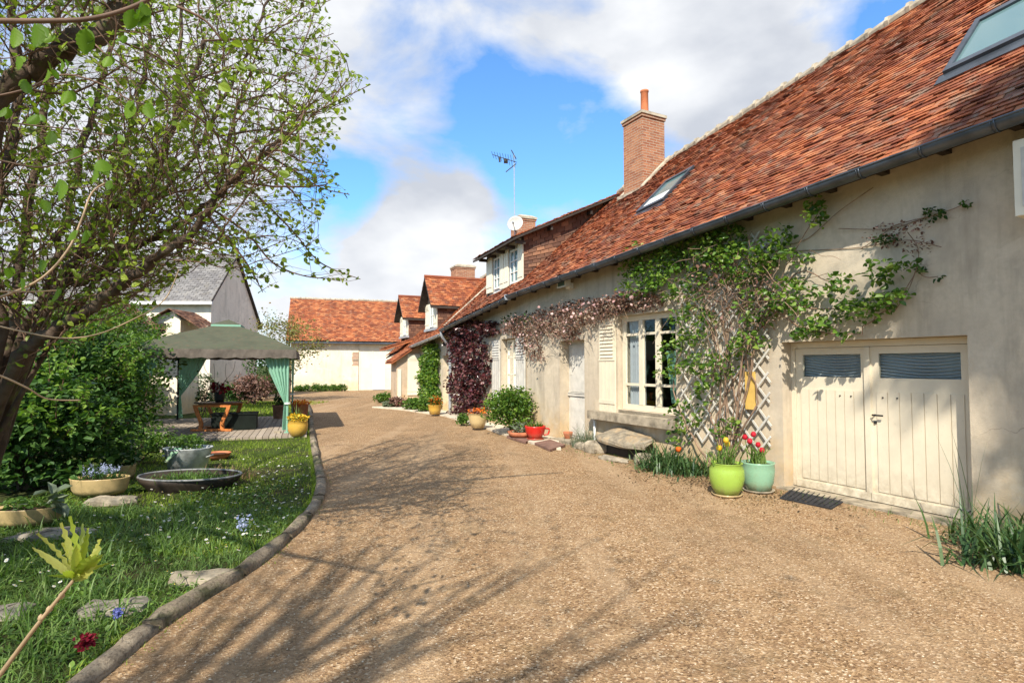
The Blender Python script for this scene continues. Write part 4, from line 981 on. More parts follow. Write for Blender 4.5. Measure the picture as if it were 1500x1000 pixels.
for (a, c) in ((0, 0), (CA, 0), (0, CB), (CA, CB)):
    b = B(); b.tube([gp(a, c, .05), gp(a, c, zp)], .028, 8); b.tube([gp(a, c, .05), gp(a, c, .075)], .07, 8); b.build('post', M['black'] if c else M['curtain_green'], gz, smooth=False)
b = B(); n_ = 14; e = .18; apx = gp(CA/2, CB/2, 2.78); cor = [gp(-e, -e, zp+.02), gp(CA+e, -e, zp+.02), gp(CA+e, CB+e, zp+.02), gp(-e, CB+e, zp+.02)]
ctr = np.array((apx[0], apx[1], 0))
def rp(i, u, v):   # face i, u along the edge, v up to the vent ring
    A, C_ = cor[i], cor[(i+1) % 4]; q = A*(1-u)+C_*u; tq = np.array((apx[0], apx[1], 2.72)); top_ = tq+(q-ctr-np.array((0, 0, q[2])))*.20
    top_[2] = 2.66
    r_ = q*(1-v)+top_*v; r_[2] = q[2]+(2.66-q[2])*(v**.88)-.05*math.sin(u*math.pi)*math.sin(v*math.pi)*1.2
    return r_
for i in range(4):
    V = [rp(i, u/n_, v/8) for v in range(9) for u in range(n_+1)]
    b.add(V, [(v*(n_+1)+u, v*(n_+1)+u+1, (v+1)*(n_+1)+u+1, (v+1)*(n_+1)+u) for v in range(8) for u in range(n_)])
b.build('canvas_roof', M['canvas'], gz, smooth=False)
b = B()
for i in range(4):   # valance
    V = [];  m = 30
    for k in range(m+1):
        q = rp(i, k/m, 0); ou = (q-ctr); ou[2] = 0; ou /= np.linalg.norm(ou)
        V += [q, q+ou*(.02+.015*math.sin(k*1.3))+np.array((0, 0, -.20-.015*math.sin(k*2.1)))]
    b.add(V, [(2*k, 2*k+1, 2*k+3, 2*k+2) for k in range(m)])
b.build('valance', m_plain('faded_valance_cloth', (.115, .095, .075), .85, .3), gz)
b = B(); vt = []
for i in range(4):
    A = rp(i, 0, 1); C_ = rp(i, 1, 1); b.quad(A+np.array((0, 0, -.03)), C_+np.array((0, 0, -.03)), C_+np.array((0, 0, .05)), A+np.array((0, 0, .05)))
b.build('vent_band', M['curtain_green'], gz)
b = B()
for i in range(4):
    A = rp(i, 0, 1)+np.array((0, 0, .05)); C_ = rp(i, 1, 1)+np.array((0, 0, .05)); A = ctr+(A-ctr)*1.0; b.add([A, C_, apx+np.array((0, 0, .10))], T=[(0, 1, 2)])
b.build('vent_cap', M['canvas'], gz)
b = B()
for (p, q) in ((gp(0, 0, zp), gp(CA, 0, zp)), (gp(CA, 0, zp), gp(CA, CB, zp)), (gp(CA, CB, zp), gp(0, CB, zp)), (gp(0, CB, zp), gp(0, 0, zp))): b.tube([p, q], .016, 6)
for (a, c) in ((0, 0), (CA, 0), (0, CB), (CA, CB)): b.tube([gp(a, c, zp), apx-np.array((0, 0, .06))], .014, 6)
b.build('roof_frame', M['zinc'], gz)
def drape(pa, dirs, wt, label, zt=1.98, ztie=.75):
    b = B(); m = 22; V = []
    lv = [(zt, 1.), (1.5, .72), (1.1, .40), (ztie, .10), (.55, .13), (.12, .17)]
    for z, f_ in lv:
        for k in range(m):
            t = k/(m-1); V.append(pa+dirs*wt*f_*t+np.cross(dirs, (0, 0, 1))*(.03*math.sin(k*1.6)*(.5+f_))+np.array((0, 0, z)))
    b.add(V, [(r_*m+k, r_*m+k+1, (r_+1)*m+k+1, (r_+1)*m+k) for r_ in range(len(lv)-1) for k in range(m-1)])
    o = b.build('side_curtain', M['curtain_green'], gz, smooth=True); o['label'] = label
    t2 = B(); t2.tube([pa-dirs*.02+np.array((0, 0, ztie-.02)), pa-dirs*.02+np.array((0, 0, ztie+.02))], .07, 10); t2.build('tie_band', M['white'], o)
drape(gp(0.02, 0, 0), -GX, .55, 'tied green curtain on the sunlit front post')
drape(gp(CA-.02, 0, 0), GX, .5, 'tied green curtain on the left front post hidden by shrubs')
drape(gp(CA, CB, 0), GX, .8, 'dark green curtain hanging at the back left post')
drape(gp(0.0, CB-.05, 0), -GD, .35, 'tied green curtain on the dark back post')
# table with curved legs, vase on it
tb = at(308, 633, 13.8); tb[2] = .055; t_ = thing('garden_table', tb, 'oval garden table with dark top and curved orange wooden legs on the deck', 'table')
b = B(); b.lathe(tb+np.array((0, .35, .655)), [(0, 0), (.56, 0), (.585, .012), (.585, .028), (.56, .036), (0, .036)], 36, 1, .62); b.build('tabletop', M['tabletop'], t_)
for sx in (-1, 1):
    for sy in (.05, .65):
        b = B(); P = smoothline([tb+np.array((sx*.42, sy, .635)), tb+np.array((sx*.36, sy, .45)), tb+np.array((sx*.26, sy, .22)), tb+np.array((sx*.27, sy, .05))], 4)
        V = []
        for q in P: V += [q+np.array((-.042, -.022, 0)), q+np.array((.042, -.022, 0)), q+np.array((.042, .022, 0)), q+np.array((-.042, .022, 0))]
        b.add(V, [(i*4+j, i*4+(j+1) % 4, (i+1)*4+(j+1) % 4, (i+1)*4+j) for i in range(len(P)-1) for j in range(4)]+[(0, 3, 2, 1)]); b.build('leg', M['oak'], t_)
for sy in (.05, .65):
    B().box(tb+np.array((0, sy, .61)), (.86, .035, .05)).build('rail', M['oak'], t_); B().box(tb+np.array((0, sy, .035)), (.98, .07, .05)).build('foot', M['oak'], t_)
for sx in (-.38, .38): B().box(tb+np.array((sx, .35, .02)), (.08, .66, .035)).build('cross_foot', M['oak'], t_)
bx = gp(1.25, 1.2, .055); t_ = thing('storage_box', bx, 'low black storage box standing on the deck behind the table', 'box')
b = B(); b.box(bx+np.array((0, 0, .19)), (1.0, .5, .36), R(19.6)); b.build('body', M['green_box'], t_); b = B(); b.box(bx+np.array((0, 0, .395)), (1.04, .54, .04), R(19.6)); b.build('lid', M['green_box'], t_)
vs = tb+np.array((.03, .35, .691)); t_ = thing('vase_of_flowers', vs, 'black vase of crimson and white flowers with tall curved twigs on the garden table', 'vase')
B().lathe(vs, [(0, 0), (.09, 0), (.105, .06), (.125, .16), (.12, .2), (.135, .24), (.125, .24), (.11, .2), (0, .19)], 20).build('vase', M['black'], t_, smooth=True)
P = vs+np.array((0, 0, .32))+RNG.normal(size=(150, 3))*np.array((.11, .08, .045)); B().leaves(P, .075, asp=.9).build('crimson_flowers', M['f_dark'], t_)
P = vs+np.array((.0, -.06, .34))+RNG.normal(size=(30, 3))*np.array((.04, .03, .03)); B().leaves(P, .06, asp=.9).build('white_flowers', M['netting'], t_)
P = vs+np.array((0, 0, .43))+RNG.normal(size=(30, 3))*np.array((.09, .05, .05)); B().leaves(P, .06, asp=.8).build('dark_leaves', M['leaf_purple'], t_)
b = B()
for dx, h, cx in ((-.55, .95, -.2), (-.42, 1.05, -.15), (-.15, .95, -.2), (.16, .95, .25), (.38, 1.0, .1), (.5, .75, .1), (-.75, .7, -.1)):
    b.tube(smoothline([vs+np.array((0, 0, .2)), vs+np.array((cx*.7, 0, .45)), vs+np.array((dx*.85, -.02, h*.75)), vs+np.array((dx, -.03, h))]), .0045, 4)
b.build('twigs', M['twig'], t_)

# ------------------------------------------------------------------ vegetation helpers
def on_wall(fr, blobs, n0, n1, dens=.035, seed=1):
    out_ = []; rg = np.random.default_rng(seed)
    for (x, y, rx, ry) in blobs:
        k = int(rx*ry*math.pi*dens); a = rg.random(k)*6.283; r = np.sqrt(rg.random(k))
        for i in range(k):
            n = n0+(n1-n0)*rg.random()**1.4*(1-.5*r[i])
            s, z = fr.pl(x+rx*r[i]*math.cos(a[i]), y+ry*r[i]*math.sin(a[i]), .1); out_.append(fr.p(s, n, z))
    return np.array(out_)
def wallpath(fr, pts, n=.06): return [fr.p(*(lambda q: (q[0], n+random.uniform(-.02, .03), q[1]))(fr.pl(x, y, n))) for x, y in pts]
def ball(c, r, k, hollow=.55):
    v = RNG.normal(size=(k, 3)); v /= np.linalg.norm(v, axis=1)[:, None]; rad = hollow+(1-hollow)*RNG.random(k)**.6
    bump_ = 1+.16*np.sin(v[:, 0]*7+c[0]*3)*np.sin(v[:, 1]*6+c[1]*5)+.12*np.sin(v[:, 2]*9+c[0])
    return np.asarray(c)+v*(rad*bump_)[:, None]*np.asarray(r)
# climbing rose with trellis
tr = thing('trellis', H1.p(1.1, .03, .4), 'expanding lattice of pale wooden slats fixed to the wall behind the climbing rose', 'trellis')
b = B(); s0, s1, z0, z1 = .22, 1.95, .45, 3.55
def slat(c, d):
    # segment through (c) with slope d clipped to the lattice box
    pts = []
    for t in np.linspace(-4, 4, 161):
        s, z = c+t*.8, z0+t*d*.8*1.15
        zt = 3.55 if s < 1.4 else 3.2
        if s0 <= s <= s1 and z0 <= z <= zt: pts.append((s, z))
    return (pts[0], pts[-1]) if len(pts) > 3 else None
for d in (1, -1):
    for c in np.arange(-4.5, 6, .26):
        sg = slat(c, d)
        if sg is None: continue
        (a, za), (c2, zc) = sg; n_ = .035 if d == 1 else .052; dirv = np.array((c2-a, zc-za)); dirv /= np.linalg.norm(dirv); nv = np.array((-dirv[1], dirv[0]))*.014
        P = [(a-nv[0], za-nv[1]), (c2-nv[0], zc-nv[1]), (c2+nv[0], zc+nv[1]), (a+nv[0], za+nv[1])]
        b.hexa([H1.p(p[0], n_, p[1]) for p in P]+[H1.p(p[0], n_+.012, p[1]) for p in P])
b.build('lattice', M['offwhite'], tr)
b = B(); b.fb(H1, .46, .62, .07, .095, 1.03, 1.56); tag(b.build('yellow_board', M['yellow'], loc=H1.p(.54, .08, 1.0)), 'narrow upright yellow board hung on the trellis', 'board')
rose = thing('climbing_rose', H1.p(1.3, .15, 0), 'large green climbing rose spreading over the trellis between the big window and the garage', 'climbing plant')
st = [[(1065, 690), (1052, 640), (1038, 600), (1048, 540), (1040, 470), (1010, 400), (960, 380)], [(1065, 690), (1085, 640), (1110, 580), (1095, 520), (1130, 440), (1160, 380), (1200, 310)],
      [(1060, 690), (1050, 620), (1075, 560), (1100, 500), (1150, 450), (1230, 455), (1310, 440), (1345, 390)], [(1050, 690), (1015, 640), (985, 560), (1000, 500), (975, 430), (925, 420)],
      [(1065, 690), (1080, 620), (1070, 540), (1060, 450), (1075, 370), (1040, 340)], [(1130, 450), (1180, 480), (1250, 490), (1300, 450)], [(1120, 470), (1170, 400), (1240, 420)]]
b = B()
for p in st:
    q = smoothline(wallpath(H1, p, .12), 6); q += RNG.normal(size=q.shape)*.012; b.tube(q, np.linspace(.016, .004, len(q)), 6)
b.build('stems', M['vinestem'], rose, smooth=True)
bl = [(960, 385, 45, 35), (1010, 368, 48, 30), (1060, 358, 42, 35), (1042, 343, 14, 16), (938, 415, 26, 25), (1000, 415, 50, 28), (1090, 388, 45, 30), (1130, 372, 25, 18), (1020, 470, 34, 28), (1008, 520, 40, 28), (1060, 540, 35, 22), (1040, 575, 22, 18), (1008, 605, 24, 22),
      (1075, 628, 20, 18), (985, 545, 18, 8), (1150, 345, 18, 14), (1202, 312, 10, 25), (1172, 378, 24, 13), (1165, 432, 34, 26), (1198, 468, 32, 24), (1182, 488, 22, 10), (1240, 425, 22, 26), (1297, 398, 22, 18), (1310, 438, 28, 16), (1270, 455, 38, 16), (1247, 490, 12, 7), (1335, 390, 12, 9), (1110, 450, 28, 30), (1100, 500, 25, 20), (1000, 640, 14, 14), (940, 370, 14, 10)]
P = on_wall(H1, bl, .08, .48, .115, 5); P = P[(P[:, 2] > 2.75) | (RNG.random(len(P)) < .75)]; P = P[np.sin(P[:, 2]*8+P[:, 1]*6)+.7*np.sin(P[:, 2]*15-P[:, 0]*13) > -.9]
B().leaves(P, .070, up=.35, fwd=(-.45, -.35, -.05), asp=.72).build('foliage', M['leaf_rose'], rose)
P = on_wall(H1, [(1090, 395, 30, 18), (1130, 372, 20, 10), (1050, 400, 30, 20), (1075, 470, 20, 20)], .3, .5, .006, 3)
B().leaves(P, .05, asp=1).build('blossom', M['leaf_brown'], rose)
# dry brown tangle of clematis
cl = thing('clematis', H1.p(1.0, .1, 0), 'dry brown clematis tangle woven through the top of the rose and trellis', 'climbing plant')
b = B()
for k in range(120):
    x, y = random.gauss(1085, 38), random.gauss(420, 34)
    pts = [(x, y)]; dx, dy = random.uniform(-1, 1), random.uniform(-.3, 1)
    for _ in range(4): dx += random.uniform(-.6, .6); dy += random.uniform(-.4, .5); pts.append((pts[-1][0]+dx*11, pts[-1][1]+dy*14))
    n_ = random.uniform(.08, .38); b.tube(smoothline([H1.p(H1.pl(p[0], p[1], .1)[0], n_+random.uniform(-.05, .05), H1.pl(p[0], p[1], .1)[1]) for p in pts], 3), .004, 3, False)
for k in range(12):
    x = random.uniform(1030, 1110); b.tube(smoothline(wallpath(H1, [(x, 470), (x+random.uniform(-15, 15), 540), (x*.4+1065*.6, 620), (1068+random.uniform(-8, 8), 690)], .15), 4), .007, 4)
b.build('stems', M['vinestem'], cl)
P = on_wall(H1, [(1085, 420, 60, 45), (1130, 440, 30, 45), (1050, 440, 35, 40)], .1, .42, .04, 9); B().leaves(P, .04, asp=.6).build('foliage', M['leaf_brown'], cl)
cl = thing('pink_clematis', H1.p(6.2, .1, 2.2), 'pinkish brown flowering creeper in a band above the front door', 'climbing plant')
bl = [(752, 478, 18, 14), (775, 478, 30, 20), (815, 470, 40, 24), (855, 456, 42, 20), (893, 448, 28, 14), (775, 502, 18, 20), (790, 520, 10, 10), (930, 440, 40, 16), (835, 490, 14, 12), (740, 482, 8, 6)]
P = on_wall(H1, bl, .03, .32, .26, 6); B().leaves(P, .06, asp=.55, fwd=(-.2, -.2, -.3)).build('foliage', M['leaf_brown'], cl)
P = on_wall(H1, bl, .25, .40, .012, 7); B().leaves(P, .055, asp=1, up=0, fwd=(-.3, -.5, 0)).build('blossom', m_flower('pink_petals', [(.55, .30, .30), (.75, .58, .55)]), cl)
P = on_wall(H1, [(750, 462, 6, 8), (774, 462, 6, 8), (740, 470, 10, 6), (762, 470, 22, 8)], .03, .25, .12, 8); B().leaves(P, .07).build('green_shoots', M['leaf_dark'], cl)
b = B()
for p in ([(1000, 430), (930, 445), (880, 455), (820, 470), (740, 482)], [(920, 440), (860, 462), (780, 480), (775, 525)], [(900, 452), (830, 480), (740, 480)]):
    q = smoothline(wallpath(H1, p, .1), 5); b.tube(q, .01, 5)
for k in range(90):
    x, y = random.uniform(760, 920), 0; y = 490-(x-740)*.22+random.gauss(0, 12); b.tube(smoothline(wallpath(H1, [(x, y), (x+random.uniform(-12, 12), y+6), (x+random.uniform(-14, 14), y+random.uniform(5, 30))], .2), 3), .003, 3, False)
b.build('stems', M['vinestem'], cl)
cl = thing('thin_climber', H1.p(-1.2, .05, 2.8), 'sparse brown tendrils with a few dark leaves crossing the bare wall above the garage', 'climbing plant')
b = B()
for p in ([(1130, 368), (1200, 366), (1260, 362), (1330, 352), (1380, 362)], [(1230, 335), (1300, 335), (1350, 320), (1400, 305), (1418, 293)], [(1140, 360), (1180, 350), (1230, 310), (1280, 275)], [(1260, 365), (1290, 345), (1310, 330), (1360, 318)], [(1330, 385), (1355, 405), (1375, 405)], [(1330, 340), (1345, 370), (1335, 420), (1312, 455)]):
    b.tube(smoothline(wallpath(H1, p, .03), 6), .0045, 4)
b.build('stems', M['vinestem'], cl)
P = on_wall(H1, [(1295, 345, 35, 18), (1340, 360, 25, 15), (1330, 330, 30, 10)], .02, .15, .05, 12); B().leaves(P, .035).build('brown_leaves', M['leaf_brown'], cl)
P = on_wall(H1, [(1365, 313, 18, 10), (1410, 298, 9, 6), (1345, 393, 10, 7), (1372, 407, 6, 4), (1295, 350, 20, 8)], .02, .18, .12, 13); B().leaves(P, .045).build('green_leaves', M['leaf_dark'], cl)
# purple-leaved climber
pv = thing('purple_climber', H2.p(3.6, .1, 0), 'dark purple-leaved climber covering the wall beside the downpipe', 'climbing plant')
bl = [(690, 482, 36, 14), (672, 500, 18, 16), (690, 520, 30, 26), (690, 550, 28, 26), (688, 580, 26, 24), (700, 600, 14, 14), (720, 480, 14, 10), (672, 605, 10, 8), (663, 560, 6, 14)]
P = on_wall(H2, bl, .04, .45, .62, 21); P = P[np.sin(P[:, 2]*6+P[:, 1]*5)+.8*np.sin(P[:, 2]*17+P[:, 0]*9) > -.75]; B().leaves(P, .095, up=.3, fwd=(-.5, -.5, -.2), asp=.75).build('foliage', M['leaf_purple'], pv)
b = B()
for x in (686, 692, 697): b.tube(smoothline(wallpath(H2, [(694, 618), (x, 600), (x+random.uniform(-8, 8), 560), (x, 500)], .15), 4), .02, 6)
b.build('stems', M['bark'], pv)
gv = thing('green_climber', H2.p(9., .1, 0), 'narrow column of bright green creeper on the wall before the lean-to', 'climbing plant')
bl = [(632, 512, 11, 10), (630, 530, 13, 14), (628, 552, 14, 16), (630, 576, 14, 16), (632, 592, 13, 10)]
P = on_wall(H2, bl, .03, .40, 1.1, 22); B().leaves(P, .12, up=.3, fwd=(-.5, -.5, -.2), asp=.7).build('foliage', M['leaf_rose'], gv)
b = B(); b.tube(smoothline(wallpath(H2, [(632, 600), (630, 570), (632, 515)], .1), 5), .02, 5); b.build('stems', M['bark'], gv)

# ------------------------------------------------------------------ pots
def pot(name, c, prof, m, label, cat='flower pot', soil=None, saucer=None, group=None, k=28):
    t = thing(name, c, label, cat, group)
    rt, zt = prof[-1]; inner = [(rt*.90, zt), (rt*.86, zt-.05), (0.001, zt-.05)]
    B().lathe(c, [(0.001, 0.001)]+prof+inner[:2], k).build('pot', m, t, smooth=True)
    B().lathe(c, [(rt*.87, zt-.03), (rt*.5, zt-.02), (.001, zt-.015)], k).build('soil', M['soil'], t)
    if saucer:
        r, ms = saucer; B().lathe(c, [(.001, .0012), (r*.9, .0012), (r, .03), (r*.95, .03), (r*.85, .012), (.001, .012)], k).build('saucer', ms, t, smooth=True)
    return t
g1 = gnd(1065, 726); g1[2] = .01
t_ = pot('flower_pot', g1, [(.11, .012), (.135, .015), (.185, .10), (.215, .22), (.21, .33), (.185, .40), (.20, .41)], M['lime'], 'glossy lime green pot of yellow and orange tulips at the trellis foot', saucer=(.19, M['creampot']))
B().blades(g1+np.array((0, 0, .38))+RNG.normal(size=(60, 3))*np.array((.07, .07, .0)), .30, .018, .35).build('leaves', M['leaf_spiky'], t_)
def tulips(t, c, pts, m, sz=.035, name='blooms', hs=.42):
    b = B(); sb = B()
    for (dx, dy, h) in pts:
        q = c+np.array((dx, dy, h)); sb.tube(smoothline([c+np.array((dx*.3, dy*.3, hs-.05)), c+np.array((dx*.8, dy*.8, (h+hs)/2)), q], 3), .004, 4)
        b.lathe(q, [(.002, 0), (sz*.6, sz*.15), (sz, sz*.8), (sz*.9, sz*1.5), (sz*.5, sz*2.1), (.002, sz*1.9)], 9, wob=.15)
    sb.build('flower_stems', M['leaf_mid'], t); b.build(name, m, t, smooth=True)
tulips(t_, g1, [(-.02, -.05, .66), (.03, .03, .60), (-.08, .02, .55)], M['f_yellow'])
g2 = gnd(1111, 720); g2[2] = .01
t_ = pot('flower_pot', g2, [(.12, .012), (.145, .02), (.185, .12), (.205, .28), (.20, .36), (.21, .38)], M['sage'], 'pale sage green pot of pink and red tulips beside the garage', saucer=(.20, M['stone']))
B().blades(g2+np.array((0, 0, .36))+RNG.normal(size=(50, 3))*np.array((.06, .06, .0)), .26, .022, .35).build('leaves', M['leaf_spiky'], t_)
tulips(t_, g2, [(-.12, -.05, .62), (-.05, 0, .70), (.02, .03, .56), (-.08, .05, .60), (.04, -.04, .50), (-.15, .03, .66)], M['f_red'], .034)
c = gnd(784, 643, .05); t_ = pot('flower_pot', c, [(.11, .01), (.13, .03), (.20, .13), (.225, .26), (.23, .29)], M['red'], 'large glossy red teacup-shaped pot on a red saucer by the round shrub', saucer=(.19, M['red']))
b = B(); b.tube(smoothline([c+np.array((.215, -.02, .235)), c+np.array((.30, -.02, .22)), c+np.array((.28, -.02, .12)), c+np.array((.18, -.02, .09))], 5), .018, 8); b.build('handle', M['red'], t_, smooth=True)
B().blades(c+np.array((0, 0, .26))+RNG.normal(size=(110, 3))*np.array((.09, .09, 0)), .16, .014, .5).build('leaves', M['leaf_mid'], t_)
c = gnd(763, 640, .05); t_ = pot('plant_bowl', c, [(.20, .01), (.26, .04), (.30, .13)], M['terracotta'], 'low terracotta bowl planter tucked between the round shrub and red pot')
B().leaves(ball(c+np.array((0, 0, .20)), (.2, .2, .12), 160), .06).build('leaves', M['leaf_silver'], t_)
c = gnd(700, 627, .045); t_ = pot('flower_pot', c, [(.14, .01), (.16, .02), (.21, .16), (.25, .32), (.26, .38), (.28, .39)], M['creampot'], 'cream pot of orange flowers beneath the purple climber')
B().leaves(ball(c+np.array((0, 0, .42)), (.26, .26, .09), 200), .055, asp=.8).build('blooms', M['f_orange'], t_)
B().leaves(ball(c+np.array((0, 0, .40)), (.26, .26, .09), 160), .06).build('leaves', M['leaf_brown'], t_)
c = gnd(637, 607, .045); t_ = pot('flower_pot', c, [(.15, .01), (.17, .02), (.2, .16), (.22, .30), (.24, .32)], M['yellowpot'], 'small yellow pot with orange blooms at the foot of the green creeper')
B().leaves(ball(c+np.array((0, 0, .45)), (.2, .2, .16), 160), .07, asp=.8).build('blooms', M['f_orange'], t_)
B().leaves(ball(c+np.array((0, 0, .45)), (.22, .2, .2), 160), .09).build('leaves', M['leaf_mid'], t_)
c = gnd(436, 640); t_ = pot('flower_pot', c+np.array((0, 0, .01)), [(.12, .01), (.16, .03), (.215, .16), (.225, .28), (.205, .36), (.22, .37)], M['yellowpot'], 'round yellow glazed pot overflowing with yellow flowers at the gazebo post')
B().leaves(ball(c+np.array((0, 0, .44)), (.23, .23, .09), 260), .05, asp=.9).build('blooms', M['f_yellow'], t_)
B().leaves(ball(c+np.array((0, 0, .42)), (.22, .22, .10), 120), .05).build('leaves', M['leaf_mid'], t_)
B().blades(c+np.array((0, 0, .40))+RNG.normal(size=(14, 3))*np.array((.05, .05, 0)), .40, .01, .2).build('tall_leaves', M['leaf_spiky'], t_)
c = gnd(410, 615); t_ = pot('flower_pot', c, [(.17, 0), (.19, .1), (.21, .40), (.235, .42), (.235, .46)], M['brownpot'], 'tall brown clay pot with a green leafy plant inside the back post')
B().leaves(ball(c+np.array((0, 0, .58)), (.2, .2, .14), 200), .08).build('leaves', M['leaf_dark'], t_)
c = gnd(439, 612); t_ = pot('flower_pot', c+np.array((0, 0, .01)), [(.22, 0), (.235, .1), (.26, .40), (.28, .42)], M['terracotta'], 'wide pinkish clay pot of orange flowers standing beyond the dark post by the kerb')
B().leaves(ball(c+np.array((0, 0, .47)), (.3, .3, .08), 220), .06, asp=.9).build('blooms', M['f_orange'], t_)
c = gnd(832, 646); t_ = pot('flower_pot', c+np.array((0, 0, .006)), [(.07, .0), (.085, .12), (.10, .15), (.105, .20)], M['terracotta'], 'small brown terracotta pot left of the spiky plant by the door')
c = gnd(848, 642); t_ = pot('flower_pot', c+np.array((0, 0, .006)), [(.08, .0), (.10, .14), (.12, .17), (.125, .21)], M['terracotta'], 'terracotta pot half hidden behind the spiky plant by the door')
# left garden planters
def planter(name, c, L_, W2_, h, rz, m, label, cat):
    t = thing(name, c, label, cat)
    B().lathe(c, [(.001, .0), (.40, 0.0), (.46, h*.3), (.49, h*.95), (.5, h), (.47, h), (.45, h*.85), (.001, h*.82)], 36, L_, W2_, rz).build('bowl', m, t, smooth=True)
    B().lathe(c, [(.46, h*.86), (.2, h*.93), (.001, h*.95)], 30, L_, W2_, rz).build('soil', M['soil'], t)
    return t
c = gnd(146, 728); c[2] = .05; pl1 = planter('oval_planter', c, .68, .42, .20, R(8), M['bowl'], 'oval yellow stoneware planter of pale blue grape hyacinths on a stone', 'planter')
B().blades(c+np.array((0, 0, .17))+(RNG.random((170, 3))-.5)*np.array((.5, .26, 0)), .17, .009, .6).build('leaves', M['leaf_dark'], pl1)
P = c+np.array((0, 0, .29))+(RNG.random((22, 3))-.5)*np.array((.46, .22, .08))
b = B()
for p in P: b.leaves(p+RNG.normal(size=(26, 3))*np.array((.010, .010, .022)), .014, asp=1)
b.build('blooms', M['f_pale'], pl1)
c = gnd(40, 772); c[2] = .04; pl2 = planter('oval_planter', c, .64, .36, .17, R(12), M['bowl'], 'oval tan planter with broad drooping leaves at the left edge', 'planter')
B().leaves(c+np.array((0, 0, .2))+(RNG.random((200, 3))-.5)*np.array((.5, .25, .1)), .05).build('leaves', M['leaf_mid'], pl2)
B().leaves(c+np.array((.2, 0, .22))+RNG.normal(size=(12, 3))*.05, .20, asp=.4, fwd=(1.2, -.4, .2)).build('broad_leaves', M['leaf_silver'], pl2)
c = gnd(180, 700); pl3 = planter('oval_planter', c, .34, .3, .2, 0, M['bowl'], 'small round yellow planter behind the hyacinths, half hidden by leaves', 'planter')
B().leaves(ball(c+np.array((0, 0, .3)), (.2, .2, .15), 220), .07).build('leaves', M['leaf_dark'], pl3)
c = gnd(275, 690); c[2] = .01; t_ = thing('zinc_tub', c, 'weathered galvanised tub planted with low green herbs', 'tub')
B().lathe(c, [(.001, 0), (.25, 0), (.32, .33), (.335, .35), (.335, .365), (.315, .365), (.30, .30), (.001, .29)], 32, 1.05, .85, .2).build('tub', M['tub'], t_, smooth=True)
b = B()
for sx in (-1, 1): b.tube(smoothline([c+np.array((sx*.31, -.05, .22)), c+np.array((sx*.37, -.05, .24)), c+np.array((sx*.37, .05, .24)), c+np.array((sx*.31, .05, .22))], 4), .010, 6)
b.build('handle', M['tub'], t_)
B().leaves(ball(c+np.array((0, 0, .43)), (.28, .22, .14), 650, .3), .045).build('foliage', M['leaf_mid'], t_)
c2 = c+np.array((-.10, -.30, .20)); b = B(); q = [c2+np.array((-.10, 0, -.02)), c2+np.array((-.04, 0, -.02)), c2+np.array((.16, .03, .19)), c2+np.array((.04, .03, .19))]
b.prism(q, [p+np.array((0, .012, 0)) for p in q]); tag(b.build('slate_plaque', M['sage'], loc=c2), 'tilted pale green glazed plaque leaning on the zinc tub', 'plaque')
c = gnd(258, 722); c[2] = .0; t_ = thing('round_basin', c+np.array((0, .3, 0)), 'wide shallow black basin of water plants sunk in the lawn', 'basin')
cc_ = c+np.array((0, .32, 0))
B().lathe(cc_, [(.52, 0), (.62, .10), (.66, .17), (.64, .17), (.6, .12), (.001, .10)], 48, 1, .62, .1).build('basin', M['basin'], t_, smooth=True)
b = B(); th = np.linspace(0, 2*math.pi, 60); b.tube([cc_+np.array((.66*math.cos(a+.0), .66*.62*math.sin(a), .175+.066*0)) for a in th], .014, 6); b.build('rim', M['rimgrey'], t_, smooth=True)
B().lathe(cc_, [(.60, .125), (.3, .13), (.001, .13)], 40, 1, .62, .1).build('soil', M['soil'], t_)
B().blades(cc_+np.array((.05, 0, .12))+RNG.normal(size=(700, 3))*np.array((.26, .12, 0)), .11, .012, .7).build('water_plants', M['leaf_mid'], t_)
c = gnd(317, 672); tb2 = pot('clay_dish', c+np.array((0, 0, .01)), [(.17, .0), (.22, .05), (.235, .10), (.25, .10)], M['terracotta'], 'shallow terracotta dish beside the zinc tub')
# dry grass tuft
c = gnd(335, 700); B_ = B().blades(c+RNG.normal(size=(420, 3))*np.array((.16, .12, 0)), .22, .008, .8); tag(B_.build('dry_grass_clump', M['dry'], loc=c), 'tan dry grass clump right of the black basin', 'grass clump')
# grey slab bench
c = gnd(215, 662); t_ = thing('stone_bench', c, 'grey stone slab bench half hidden by shrubs left of the deck', 'bench')
b = B(); b.box(c+np.array((0, .1, .36)), (.75, .42, .06), .15); b.build('seat', M['stone_dark'], t_)
for dx in (-.24, .24): b = B(); b.box(c+np.array((dx, .1, .165)), (.14, .3, .33), .15); b.build('leg', M['stone_dark'], t_)
# stones set in the grass
rock('flat_stone', gnd(297, 850)+np.array((0, 0, .01)), (.50, .24, .11), .15, M['stone'], 31, 'flat pale stone slab lying beside the kerb in the grass, the farther one', 'stone')
rock('flat_stone', gnd(165, 895)+np.array((0, 0, .01)), (.42, .26, .10), .3, M['stone_dark'], 32, 'flat dark stone slab in the foreground grass nearest the blue flower', 'stone')
rock('flat_stone', gnd(160, 738)+np.array((0, 0, .02)), (.55, .22, .14), .2, M['stone'], 33, 'rough stone supporting the hyacinth planter', 'stone')
rock('flat_stone', gnd(60, 785)+np.array((.1, 0, .0)), (.70, .30, .12), .3, M['stone_dark'], 34, 'long low stone edging under the tan planter', 'stone')
rock('flat_stone', gnd(10, 900)+np.array((0, 0, .0)), (.30, .22, .10), .1, M['stone_dark'], 35, 'small dark stone at the left edge of the grass', 'stone')
rock('flat_stone', gnd(420, 634, .06)+np.array((-.25, .1, .0)), (.16, .1, .08), .1, M['stone'], 36, 'small pale pebble on the deck edge by the gazebo post', 'stone')
